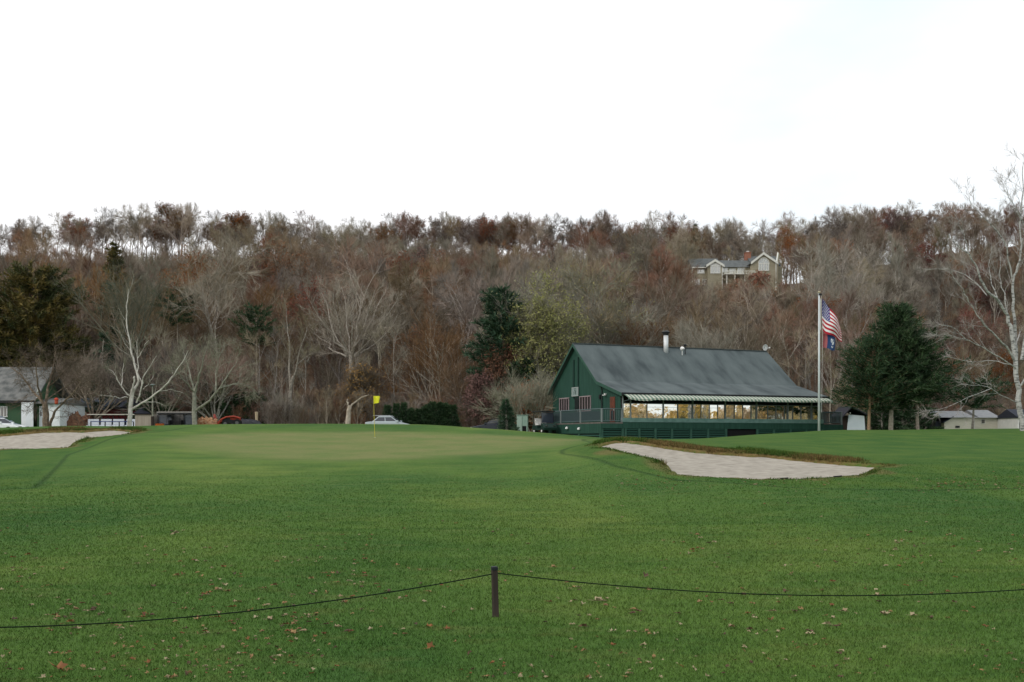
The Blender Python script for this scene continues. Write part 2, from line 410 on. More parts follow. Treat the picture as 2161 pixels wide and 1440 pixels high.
green = smooth((gd + 1.6) / 3.2)
wb = .4 * np.sin(X * .9 + Yy * .4)
rough_m = smooth(-(cdm + wb) / .8) * .85 * np.where((YY > 54) & (uu > 330) & (uu < 1200), .1, 1)
line = np.clip(1.2 - np.abs(cdm + wb + .15) / .15, 0, 1) * .7 * (YY < 64) * (YY > 16)
bdw = bd + .35 * np.sin(X * 1.7) * np.sin(Yy * 1.1) + .2 * np.sin(X * 4.3 + Yy)
# dry grass stands on the lip beyond each bunker
away = np.zeros(X.shape)
for pl, wd in ((POLYS[0], 2.9), (POLYS[1], 2.4)):
    sh = np.full(X.shape, -99.); mm = (Yy > 20) & (Yy < 66)
    sh[mm] = sdist(X[mm], Yy[mm] - wd * .75, pl)
    away = np.maximum(away, smooth((sh + .5) / .9) * (bd < .12))
dry = np.maximum(away * .9, smooth((bdw + .45) / .3) * (bd < .1) * .55)
dry *= smooth((bdw + 3.6) / 2.2)
att_l = (('green', green), ('rough', rough_m), ('line', line), ('dry', dry))
ground = split(~fh, 'ground', M_grass, att_l); tag(ground, kind='structure')
hill_ = split(fh, 'hillside', M_leafmould); tag(hill_, kind='structure')
# sand of the two bunkers
for nm, (u0, u1, r0, r1, pl) in (('bunker_sand', (1225, 1920, 24.5, 44, POLYS[0])), ('bunker_sand', (-160, 310, 36, 60, POLYS[1]))):
    th = np.arctan((np.arange(u0, u1, 4.0) - CU) / F); rr = np.arange(r0, r1, .13)
    x_, y_ = fan(th, rr); d_ = sdist(x_, y_, pl); z_ = sand_z(x_, y_, d_)
    q = quads(len(rr), len(th)); keep = (d_.ravel() > -.35)[q].all(1); q = q[keep]
    used = np.unique(q); rm = np.zeros(x_.size, np.int64); rm[used] = np.arange(len(used))
    v_ = np.stack([x_.ravel(), y_.ravel(), z_.ravel()], 1)[used]
    tag(npmesh(nm, v_, rm[q], M_sand, quads=True, smooth=True), kind='structure')
# ---------------------------------------------------------------- vegetation tools
class TB:
    """triangles of one tree: tubes for wood, single tapered slivers for twigs, small faces for leaves"""
    def __init__(s): s.V = []; s.T = []; s.M = []; s.n = 0; s.tw = []; s.lf = []
    def tube(s, pts, rad, sides, m=0):
        pts = np.asarray(pts, float); n = len(pts); d = np.gradient(pts, axis=0); d /= np.linalg.norm(d, axis=1)[:, None] + 1e-9
        ref = np.array([.31, .95, .05]) if abs(d[0][2]) > .8 else np.array([0, 0, 1.])
        x = np.cross(d, ref); x /= np.linalg.norm(x, axis=1)[:, None] + 1e-9; y = np.cross(d, x)
        a_ = np.arange(sides) * 2 * math.pi / sides
        V = pts[:, None] + (x[:, None] * np.cos(a_)[None, :, None] + y[:, None] * np.sin(a_)[None, :, None]) * np.asarray(rad)[:, None, None]
        q = quads(n, sides, True) + s.n
        T = np.concatenate([q[:, [0, 1, 2]], q[:, [0, 2, 3]]])
        s.V.append(V.reshape(-1, 3)); s.T.append(T); s.M.append(np.full(len(T), m)); s.n += n * sides
    def flush(s, rng, m=1, mleaf=2):
        if s.tw:
            a_ = np.array(s.tw)  # px py pz dx dy dz len w
            p, d, L_, w = a_[:, :3], a_[:, 3:6], a_[:, 6:7], a_[:, 7:8]
            side = np.cross(d, rng.normal(size=p.shape)); side /= np.linalg.norm(side, axis=1)[:, None] + 1e-9
            V = np.stack([p - side * w / 2, p + side * w / 2, p + d * L_], 1).reshape(-1, 3)
            T = np.arange(len(V)).reshape(-1, 3) + s.n
            s.V.append(V); s.T.append(T); s.M.append(np.full(len(T), m)); s.n += len(V); s.tw = []
        if s.lf:
            a_ = np.array(s.lf)  # px py pz size
            p, z = a_[:, :3], a_[:, 3:4]
            u = rng.normal(size=p.shape); u /= np.linalg.norm(u, axis=1)[:, None]
            w = np.cross(u, rng.normal(size=p.shape)); w /= np.linalg.norm(w, axis=1)[:, None] + 1e-9
            V = np.stack([p - u * z, p + w * z * .6, p + u * z], 1).reshape(-1, 3)
            T = np.arange(len(V)).reshape(-1, 3) + s.n
            s.V.append(V); s.T.append(T); s.M.append(np.full(len(T), mleaf)); s.n += len(V); s.lf = []
    def arrays(s): return np.concatenate(s.V), np.concatenate(s.T), np.concatenate(s.M)

def unit(v):
    a, b, c = float(v[0]), float(v[1]), float(v[2]); l = math.sqrt(a * a + b * b + c * c) + 1e-9
    return np.array((a / l, b / l, c / l))
def rot_off(d, ang, rng, az=None):
    d0, d1, d2 = float(d[0]), float(d[1]), float(d[2])
    e0, e1, e2 = (.3, .2, 1.) if abs(d2) < .9 else (1., 0., 0.)
    x0, x1, x2 = d1 * e2 - d2 * e1, d2 * e0 - d0 * e2, d0 * e1 - d1 * e0
    l = math.sqrt(x0 * x0 + x1 * x1 + x2 * x2) + 1e-9; x0 /= l; x1 /= l; x2 /= l
    y0, y1, y2 = d1 * x2 - d2 * x1, d2 * x0 - d0 * x2, d0 * x1 - d1 * x0
    az = rng.random() * 6.283185 if az is None else az
    c, s = math.cos(ang), math.sin(ang); ca, sa = math.cos(az) * s, math.sin(az) * s
    return unit((d0 * c + x0 * ca + y0 * sa, d1 * c + x1 * ca + y1 * sa, d2 * c + x2 * ca + y2 * sa))
def path(p, d, L, n, wobble, up, rng):
    pts = [np.array(p, float)]; d = np.array(d, float)
    for i in range(n):
        d = unit(d + rng.normal(size=3) * wobble + np.array([0, 0, up])); pts.append(pts[-1] + d * L / n)
    return np.array(pts), d
def along(pts, f):
    f = f * (len(pts) - 1); i = min(int(f), len(pts) - 2); t = f - i
    return pts[i] * (1 - t) + pts[i + 1] * t, unit(pts[i + 1] - pts[i])
def ramify(tb, pts, r, lvl, c, rng):
    """side branches and twigs along a limb; c: settings"""
    mx_ = c['levels']; L = np.linalg.norm(np.diff(pts, axis=0), axis=1).sum()
    k = c['kids'][lvl] if lvl < len(c['kids']) else 0
    for i in range(int(k)):
        f = c.get('f0', .25) + (1 - c.get('f0', .25)) * (i + rng.uniform(.1, .9)) / k
        q, d = along(pts, min(f, .98))
        nd = rot_off(d, R(rng.uniform(*c['ang'])), rng)
        nL = L * c['ratio'] * (1.15 - .55 * f) * rng.uniform(.75, 1.25)
        nr = max(r * (1 - .7 * f) * .62, .006)
        p2, _ = path(q, nd, nL, 4 if lvl < 1 else 3, c['wob'], c['up'], rng)
        if lvl + 1 < mx_:
            tb.tube(p2, np.linspace(nr, nr * .4, len(p2)), 4 if lvl < 1 else 3, 0)
            ramify(tb, p2, nr, lvl + 1, c, rng)
        else:
            dd = unit(p2[-1] - q); tb.tw.append([*q, *dd, nL, max(nr * 1.6, c['tw'] * 1.5)])
            for _ in range(c['twigs']):
                q2, _d = along(p2, rng.uniform(.15, 1)); td = rot_off(dd, R(rng.uniform(*c['ta'])), rng); td[2] += c['up'] * 2.5
                tb.tw.append([*q2, *unit(td), c['tl'] * rng.uniform(.5, 1.3), c['tw']])
                if c.get('leaf') and rng.random() < c['leaf']:
                    for _k in range(c.get('leafn', 2)):
                        tb.lf.append([*(q2 + td * c['tl'] * rng.uniform(.1, 1) + rng.normal(size=3) * .12), c['ls'] * rng.uniform(.6, 1.3)])
    # leader twigs
    dd = unit(pts[-1] - pts[-2])
    for _ in range(c['twigs'] // 2):
        tb.tw.append([*pts[-1], *rot_off(dd, R(rng.uniform(5, 40)), rng), c['tl'] * rng.uniform(.6, 1.4), c['tw']])
BASE = dict(levels=3, kids=(10, 6, 5), ang=(25, 55), ratio=.5, wob=.12, up=.07, twigs=8, tl=1.25, tw=.032, f0=.3, ta=(8, 32))
def bare_tree(seed, H, r=.16, lean=.03, style=None, **kw):
    rng = np.random.default_rng(seed); c = dict(BASE); c.update(kw); tb = TB()
    d0 = unit(np.array([rng.normal() * lean, rng.normal() * lean, 1]))
    if style == 'vase':
        tr, d = path([0, 0, -.3], d0, H * c.get('bole', .3) + .3, 4, .03, .02, rng); tb.tube(tr, np.linspace(r * 1.15, r * .85, len(tr)), 8)
        n = c.get('limbs', 8)
        for i in range(n):
            az = 2 * math.pi * (i + rng.uniform(-.3, .3)) / n; an = R(rng.uniform(*c.get('spread', (14, 42))))
            nd = np.array([math.cos(az) * math.sin(an), math.sin(az) * math.sin(an), math.cos(an)])
            q, _ = along(tr, rng.uniform(.8, 1)); p2, _ = path(q, nd, H * (1 - c.get('bole', .3)) * rng.uniform(.75, 1.05), 6, .07, .04, rng)
            rr_ = r * rng.uniform(.35, .55); tb.tube(p2, np.linspace(rr_, rr_ * .3, len(p2)), 5); ramify(tb, p2, rr_, 1, c, rng)
    else:
        tr, d = path([0, 0, -.3], d0, H * .93 + .3, 9, .05, .03, rng)
        tb.tube(tr, np.linspace(r, r * .2, len(tr)), 7); ramify(tb, tr, r * 1.1, 0, c, rng)
    tb.flush(rng); return tb.arrays()
def conifer(seed, H, Wd, r=.14, start=.1, rows=26, per=7, droop=-.1, clump=14, nl=.42, nw=.09, irregular=.25, top=.06, shape=1.0, wood=True):
    """evergreen: whorled boughs carrying short needle sprays"""
    rng = np.random.default_rng(seed); tb = TB()
    tr, _ = path([0, 0, -.3], unit(np.array([rng.normal() * .02, rng.normal() * .02, 1])), H + .3, 8, .02, .02, rng)
    tb.tube(tr, np.linspace(r, r * .12, len(tr)), 7)
    for i in range(rows):
        f = start + (1 - start) * (i + rng.uniform(0, .8)) / rows
        prof = ((1 - f) / (1 - start)) ** shape * min(1, .55 + (f - start) * 4) + top
        for k in range(per):
            az = rng.uniform(0, 2 * math.pi); L = Wd / 2 * prof * (1 + irregular * rng.normal() + .22 * math.sin(az * 2 + i * .35 + seed))
            L = max(L, .15); q, _ = along(tr, min(f, .99))
            nd = unit(np.array([math.cos(az), math.sin(az), droop + .5 * f]))
            p2, _ = path(q, nd, L, 3, .12, .05, rng)
            tb.tube(p2, np.linspace(.03, .01, 4), 3)
            m = max(4, int(clump * L / (Wd / 2)) + 3)
            for j in range(m):
                g = .2 + .8 * (j + rng.uniform(0, 1)) / m; q2, dd = along(p2, g)
                for _ in range(3):
                    td = rot_off(dd, R(rng.uniform(15, 75)), rng); td[2] += .12
                    tb.tw.append([*(q2 + rng.normal(size=3) * .05 * nl), *unit(td), nl * rng.uniform(.6, 1.4), nw])
    tb.flush(rng); return tb.arrays()
def part_mesh(name, arr, sel, mats_one, parent):
    V, T, M = arr; q = T[np.isin(M, sel)]
    if not len(q): return None
    used = np.unique(q); rm = np.zeros(len(V), np.int64); rm[used] = np.arange(len(used))
    return npmesh(name, V[used], rm[q], mats_one, mi=[list(sel).index(k) for k in M[np.isin(M, sel)]] if len(sel) > 1 else None, parent=parent)
def whole_tree(name, arr, mats3, loc, label, cat='tree', group=None, rz=0, scale=1, crown='crown'):
    """Empty at the foot > trunk (wood) and crown (twigs or leaves)"""
    t = empty(name, loc, rz, label, cat, group); t.scale = (scale,) * 3 if not hasattr(scale, '__len__') else scale
    part_mesh('trunk', arr, [0], [mats3[0]], t)
    sel = [k for k in (1, 2) if (arr[2] == k).any()]
    part_mesh(crown, arr, sel, [mats3[k] for k in sel], t)
    return t
M_bark = mat('grey_brown_bark', (.22, .185, .15), .9, (.40, .345, .29), scale=6, objrand=.25, tint=True)
M_twig = mat('brown_twigs', (.205, .155, .112), .9, objrand=.45, tint=True)
M_twig_grey = mat('grey_twigs', (.255, .218, .165), .9, objrand=.4, tint=True)
M_twig_red = mat('reddish_twigs', (.205, .122, .080), .9, objrand=.35, tint=True)
M_rust = mat('rust_leaves', (.175, .050, .024), .8, (.26, .080, .032), scale=1.5, objrand=.22, tint=True)
M_crimson = mat('crimson_leaves', (.13, .030, .026), .8, (.20, .058, .042), scale=1.5, objrand=.15, tint=True)
M_olive = mat('olive_leaves', (.22, .22, .065), .8, (.36, .32, .11), scale=1.2, objrand=.15, tint=True)
M_lichen = mat('lichen_bark', (.20, .20, .16), .9, (.34, .33, .27), scale=5)
M_lichen_tw = mat('lichen_twigs', (.24, .23, .17), .9)
M_white = mat('white_bark', (.34, .31, .27), .85, (.62, .59, .54), scale=2.5, ramp=(.3, .55))
M_birch = mat('birch_bark', (.13, .13, .125), .85, (.42, .42, .40), scale=3, stretch=(1, 1, 3), detail=6, ramp=(.36, .52))
M_birch_tw = mat('birch_twigs', (.34, .31, .29), .85)
M_ever = mat('evergreen_needles', (.020, .046, .020), .75, (.050, .092, .034), scale=1.0, ramp=(.35, .62))
M_ever_dark = mat('dark_needles', (.018, .045, .020), .75, (.040, .080, .030), scale=1.2)
M_ever_blue = mat('pine_needles', (.022, .054, .030), .75, (.046, .090, .044), scale=1.2)
M_ever_gold = mat('golden_evergreen', (.042, .055, .016), .75, (.19, .135, .035), scale=.5, detail=6, ramp=(.4, .66))

# prototypes of the hillside trees (arrays)
PB = [bare_tree(11 + i, 12.5, .17, **k) for i, k in enumerate([
    dict(ang=(20, 45), up=.1), dict(ang=(15, 34), up=.12, ratio=.42), dict(style='vase', spread=(12, 38), kids=(0, 9, 5), twigs=9),
    dict(f0=.45, ratio=.55, ang=(30, 60)), dict(style='vase', bole=.45, limbs=7, spread=(18, 50), kids=(0, 8, 5), twigs=9), dict(f0=.5, ratio=.36, twigs=7)])]
PR = [bare_tree(31 + i, 11.5, .17, leaf=.8, ls=.15, leafn=2, **k) for i, k in enumerate([dict(), dict(style='vase', bole=.35, kids=(0, 7, 5)), dict(f0=.35, ang=(30, 60))])]
PS = [bare_tree(51 + i, 5.5, .06, **{**dict(f0=.12, kids=(8, 5, 4), twigs=7, tl=.6, tw=.022, ang=(15, 45)), **k}) for i, k in enumerate([dict(), dict(style='vase', bole=.08, limbs=9, spread=(8, 40), kids=(0, 7, 4))])]

class Mass:
    """many plants welded into one object of kind stuff"""
    def __init__(s): s.V = []; s.T = []; s.M = []; s.t = []; s.n = 0
    def add(s, arr, x, y, z, sc, rz, tint, mshift=None):
        V, T, M = arr; c_, s_ = math.cos(rz), math.sin(rz)
        sx, sz = (sc, sc) if not hasattr(sc, '__len__') else sc
        W_ = np.empty_like(V); W_[:, 0] = (V[:, 0] * c_ - V[:, 1] * s_) * sx + x; W_[:, 1] = (V[:, 0] * s_ + V[:, 1] * c_) * sx + y; W_[:, 2] = V[:, 2] * sz + z
        s.V.append(W_.astype(np.float32)); s.T.append((T + s.n).astype(np.int32))
        s.M.append(M if mshift is None else np.array(mshift)[M]); s.t.append(np.full(len(V), tint, np.float32)); s.n += len(V)
    def build(s, name, mats_, label=None):
        if not s.V: return
        o = npmesh(name, np.concatenate(s.V), np.concatenate(s.T), mats_, mi=np.concatenate(s.M), tint=np.concatenate(s.t))
        return tag(o, label, kind='stuff')
# ---------------------------------------------------------------- the wood on the hillside
rng = np.random.default_rng(5); random.seed(5)
def xy(u, Y): return (u - CU) * Y / F, Y
def dd_of(arr, frac):
    return arr
MW = [M_bark, M_twig, M_twig_grey, M_twig_red, M_rust, M_crimson]
RUST = [(490, 480, 38, 35, 4), (345, 455, 45, 40, 5), (240, 455, 25, 15, 5), (600, 625, 80, 28, 4), (700, 490, 60, 30, 4), (430, 540, 40, 35, 4), (20, 545, 70, 30, 5), (1010, 530, 40, 40, 5), (1080, 490, 60, 25, 5),
        (1325, 570, 42, 42, 5), (1290, 520, 70, 30, 4), (1160, 560, 40, 25, 4), (1440, 530, 28, 20, 5), (1590, 640, 70, 50, 4), (1760, 575, 50, 18, 4), (1860, 500, 60, 30, 5), (1640, 510, 30, 30, 5),
        (1950, 560, 60, 40, 5), (2080, 650, 90, 90, 5), (600, 690, 40, 40, 4), (1000, 760, 60, 50, 4), (880, 620, 40, 20, 4), (820, 500, 60, 25, 4), (170, 520, 40, 25, 5)]
GREY = [(300, 500, 330, 45), (1200, 640, 110, 90), (1480, 560, 90, 50), (780, 560, 160, 50), (1850, 640, 170, 70), (1300, 470, 120, 30), (640, 520, 60, 40)]
RED = [(560, 760, 120, 90), (940, 740, 80, 90), (1400, 660, 200, 60), (400, 780, 120, 60), (110, 640, 90, 60), (880, 830, 120, 60), (1700, 800, 60, 90)]
LM = [(30, "the green roofed shed"), (100, "the crabapple tree"), (270, "the white limbed tree"), (410, "the lichen covered tree"),
      (500, "the orange loader"), (612, "the tall pale trunk"), (755, "the fan shaped tree"), (850, "the parked silver car"), (935, "the dark clipped hedge"),
      (1062, "the dark pine"), (1165, "the yellow green tree"), (1290, "the clubhouse gable"), (1411, "the clubhouse stove pipe"), (1510, "the mansion's small gable"),
      (1606, "the mansion's arched window"), (1670, "the roof dish"), (1745, "the flagpole"), (1885, "the big dark evergreen"), (1990, "the low white houses"), (2120, "the white birch")]
used_labels = set()
def nm_label(u, band, kind, H):
    k = min(range(len(LM)), key=lambda i: abs(LM[i][0] - u)); d = u - LM[k][0]
    side = "directly above" if abs(d) < 20 else ("slightly left, above" if d < 0 else "slightly right, above")
    bandt = {'ridge': "on the skyline", 'upper': "high on the hill", 'mid': "halfway up", 'low': "on the lower slope"}[band]
    size = "tall" if H > 13 else ("short" if H < 10.5 else "middling")
    return f"{size} {kind} tree {bandt} {side} {LM[k][1]}"
mass = Mass(); n_ind = 0; mesh_cache = {}
KW = {1: 'brown twigged bare', 2: 'grey twigged bare', 3: 'reddish bare', 4: 'rust leaved', 5: 'crimson leaved'}
def proto_mesh(kind, i, arr):
    key = (kind, i)
    if key not in mesh_cache:
        V, T, M = arr
        ms = [M_bark, MW[kind] if kind < 4 else M_twig] + ([MW[kind]] if kind > 3 else [])
        mesh_cache[key] = npmesh('tree', V, T, ms, mi=M, link=False)
    return mesh_cache[key]
CLEAR = [(755, 60, 103), (273, 34, 101), (935, 60, 107), (1062, 28, 106), (1480, 20, 107), (1178, 40, 103), (66, 80, 109), ]
CAP = [(364, 36, 112), (541, 32, 112), (250, 55, 129), (755, 90, 112)]
def mansion_zone(x, Y): return 36 < x < 55 and 185 < Y < 206
Ys = list(np.arange(104, 135, 5.4)) + list(np.arange(135, 250, 4.3))
for Y in Ys:
    step = 5.6 if Y < 135 else 4.5
    x0, x1 = xy(-60, Y)[0], xy(2225, Y)[0]
    for x in np.arange(x0, x1, step):
        x_ = x + rng.uniform(-2.4, 2.4); y_ = Y + rng.uniform(-2.2, 2.2); u = CU + F * x_ / y_
        ft = np.interp(u, *FOOT)
        if y_ < ft + 1 or mansion_zone(x_, y_): continue
        if u < 330 and y_ < 112: continue
        z = gz(x_, y_); ridge = 218 < y_
        sc = float(np.clip(rng.normal(1.0 if y_ < 135 else .82, .15), .5, 1.2)) if not ridge else float(np.clip(rng.normal(.83, .045), .72, .95))
        if any(abs(u - h0) < hw and y_ < hy for h0, hw, hy in CLEAR): continue
        if ridge:
            sc *= float(np.interp(u, [0, 60, 130, 200, 340, 450, 640, 700, 760, 840, 930, 1060, 1150, 1280, 1400, 1480, 1560, 1700, 1800, 1880, 2000, 2161],
                                     [.80, .78, .88, .86, 1.02, .95, 1.06, .88, .96, 1.08, 1.0, 1.06, 1.0, 1.04, 1.1, 1.06, 1.1, 1.1, 1.1, 1.1, .9, .75]))
        if any(abs(u - h0) < hw and y_ < hy for h0, hw, hy in CAP): sc = min(sc, .62)
        if 1425 < u < 1690 and y_ < 192:
            zmax = EYE + (VH - rng.uniform(594, 626)) * y_ / F
            sc = min(sc, (zmax - z) / 14.5)
            if sc < .2: continue
        elif 160 < y_ <= 218:
            gv = float(np.interp(u, [0, 560, 640, 900, 1000, 1130, 1280, 1330, 1450, 1650, 1720, 1850, 2161], [552, 548, 530, 525, 535, 540, 540, 505, 520, 560, 515, 480, 478])) + rng.normal() * 9
            sc = min(sc, (EYE + (VH - gv) * y_ / F - z) / 13.2)
            if sc < .2: continue
        if ridge and rng.random() > float(np.interp(u, [0, 560, 700, 1000, 1300, 1450, 1700, 1850, 2161], [.62, .64, .75, .75, .7, .9, .85, 1, 1])): continue
        vm = VH - (z + 8 * sc - EYE) * F / y_
        kind = 1 if rng.random() < .6 else (2 if rng.random() < .55 else 3)
        for g in GREY:
            if ((u - g[0]) / g[2]) ** 2 + ((vm - g[1]) / g[3]) ** 2 < 1 and rng.random() < .7: kind = 2
        for g in RED:
            if ((u - g[0]) / g[2]) ** 2 + ((vm - g[1]) / g[3]) ** 2 < 1 and rng.random() < .6: kind = 3
        for g in RUST:
            if ((u - g[0]) / g[2]) ** 2 + ((vm - g[1]) / g[3]) ** 2 < 1 and rng.random() < .55: kind = g[4]
        if kind < 4 and rng.random() < .05: kind = 4
        i = int(rng.integers(0, len(PR))) if kind > 3 else int(rng.choice([3, 4, 5, 3, 5, 0])) if ridge else int(rng.integers(0, len(PB)))
        arr = PR[i] if kind > 3 else PB[i]; H = (11.5 if kind > 3 else 12.5) * sc; rz = float(rng.uniform(0, 6.28))
        band = 'ridge' if ridge else 'upper' if y_ > 190 else 'mid' if y_ > 145 else 'low'
        lab = nm_label(u, band, KW[kind], H)
        if 5 < u < 2155 and lab not in used_labels and (ridge or kind > 3 or y_ < 118 or rng.random() < .14) and n_ind < 190:
            used_labels.add(lab); n_ind += 1
            o = bpy.data.objects.new('tree', proto_mesh(kind, i, arr)); C.objects.link(o)
            o.location = (x_, y_, z - .1); o.rotation_euler = (0, 0, rz); o.scale = (sc * 1.02, sc * 1.02, sc)
            tag(o, lab, 'tree', {'ridge': 'trees standing along the ridge', 'upper': 'trees of the upper hillside', 'mid': 'trees of the middle hillside', 'low': 'trees of the lower hillside'}[band])
        else:
            mass.add(arr, x_, y_, z - .1, sc, rz, rng.random(), mshift=[0, kind if kind < 4 else 1, kind if kind > 3 else 1])
# low saplings and scrub between the trunks
for _ in range(520):
    u = rng.uniform(-60, 2220); ft = np.interp(u, *FOOT); y_ = ft + 1 + 100 * rng.random() ** 1.7
    x_ = (u - CU) * y_ / F
    if mansion_zone(x_, y_): continue
    if u < 330 and y_ < 110: y_ += 8
    sc = float(rng.uniform(.5, 1.0))
    if 1425 < u < 1690 and y_ > 140: sc *= .45
    k = int(rng.choice([1, 3, 3, 2]))
    mass.add(PS[int(rng.integers(0, 2))], x_, y_, gz(x_, y_) - .1, sc, float(rng.uniform(0, 6.28)), rng.random(), mshift=[0, k, 4])
mass.build('hillside_woods', MW)
brush = Mass()
for _ in range(300):
    u = rng.uniform(330, 1700); y_ = rng.uniform(99, 106); x_ = (u - CU) * y_ / F
    if 4 < x_ < 36 and y_ < 101: continue
    k = int(rng.choice([1, 3, 2]))
    brush.add(PS[int(rng.integers(0, 2))], x_, y_, gz(x_, y_) - .1, float(rng.uniform(.35, .75)), float(rng.uniform(0, 6.28)), rng.random(), mshift=[0, k, 4])
for _ in range(160):
    u = rng.uniform(1760, 2250); ft = np.interp(u, *FOOT); y_ = rng.uniform(ft - 6, ft + 6); x_ = (u - CU) * y_ / F
    k = int(rng.choice([1, 3, 2]))
    brush.add(PS[int(rng.integers(0, 2))], x_, y_, gz(x_, y_) - .1, float(rng.uniform(.5, 1.0)), float(rng.uniform(0, 6.28)), rng.random(), mshift=[0, k, 4])
brush.build('undergrowth', MW)
# leaf litter on the wood floor
# thin pale trunks that stand out at the wood's edge
PT = [bare_tree(71 + i, 11, .085, lean=.05, f0=.45, kids=(7, 4, 4), twigs=5, ratio=.3, tw=.02) for i in range(3)]
pt_me = [None] * 3
LT = [(548, 102.5, .9, "slim pale trunk rising beside the tan stump post"), (574, 103.2, .95, "slim bare tree, second of the pale trunks right of the tan stump post"), (590, 102.4, .7, "short forked pale trunk just left of the tall pale trunk"),
      (620, 104.5, .8, "thin dark tree just right of the tall pale trunk"), (640, 103, .75, "thin grey tree between the tall pale trunk and the broken trunk"), (721, 103, .95, "thin straight pale trunk just left of the broken trunk"),
      (800, 104, 1.0, "slender straight tree rising behind the yellow golf flag"), (834, 104, 1.0, "slender tree rising behind the parked silver car"), (465, 103, .8, "slim trunk standing behind the orange loader's arm"), (437, 103, .8, "slim trunk behind the heap of orange leaves"),
      (487, 102, .7, "slim grey trunk over the orange loader's hood"), (360, 103, .9, "slim trunk behind the dark golf carts by the board fence"), (985, 103, .9, "slim tree behind the right end of the dark hedge"),
      (1210, 104, 1.05, "pale slim tree just left of the clubhouse roof peak"), (1235, 106, 1.1, "pale slim tree just right of the clubhouse roof peak"), (1700, 104, 1.0, "slim tree just left of the flagpole"), (1752, 104, 1.0, "slim tree just behind the flags"), (1800, 105, .8, "slim tree behind the white shed")]
for i, (u, Y, sc, lab) in enumerate(LT):
    x_, y_ = xy(u, Y); k = i % 3
    if pt_me[k] is None:
        t0_ = whole_tree('slender_tree', PT[k], [M_bark, M_twig_grey], (x_, y_, gz(x_, y_)), lab, group='slender trees at the foot of the wood'); pt_me[k] = t0_
    else:
        t0_ = copy_tree(pt_me[k]); t0_['label'] = lab; t0_.location = (x_, y_, gz(x_, y_))
    t0_.rotation_euler = (0, 0, float(rng.uniform(0, 6))); t0_.scale = (sc, sc, sc)

# ---------------------------------------------------------------- trees one can name
def hero(name, Y, base_uv, stems, mats_, c, label, cat='tree', seed=1, dz=None):
    rg = np.random.default_rng(seed); tb = TB(); b = P(base_uv[0], base_uv[1], Y); z0 = gz(b.x, Y); b.z = z0
    cc = dict(BASE); cc.update(c)
    for st in stems:
        pts = np.array([np.array(P(p[0], p[1], Y + (p[2] if len(p) > 2 else 0)) - b) for p in st['p']])
        if st.get('root'): pts[0][2] = -.4
        # finer path with a little unevenness
        n = len(pts); t_ = np.linspace(0, n - 1, (n - 1) * 3 + 1); fine = np.stack([np.interp(t_, range(n), pts[:, k]) for k in range(3)], 1)
        fine[1:-1] = .25 * fine[:-2] + .5 * fine[1:-1] + .25 * fine[2:]
        fine[1:] += rg.normal(size=fine[1:].shape) * st.get('j', .03)
        r0, r1 = st['r']; r0 *= c.get('thin', 1); r1 *= c.get('thin', 1); tb.tube(fine, np.linspace(r0, r1, len(fine)), 7 if r0 > .06 else 5)
        if st.get('k', 1):
            q = dict(cc); q['kids'] = (0, st.get('n', cc['kids'][1]), *cc['kids'][2:]); ramify(tb, fine, max(r1 * 1.6, .03), 1, q, rg)
    tb.flush(rg); return whole_tree(name, tb.arrays(), mats_, tuple(b), label, cat)
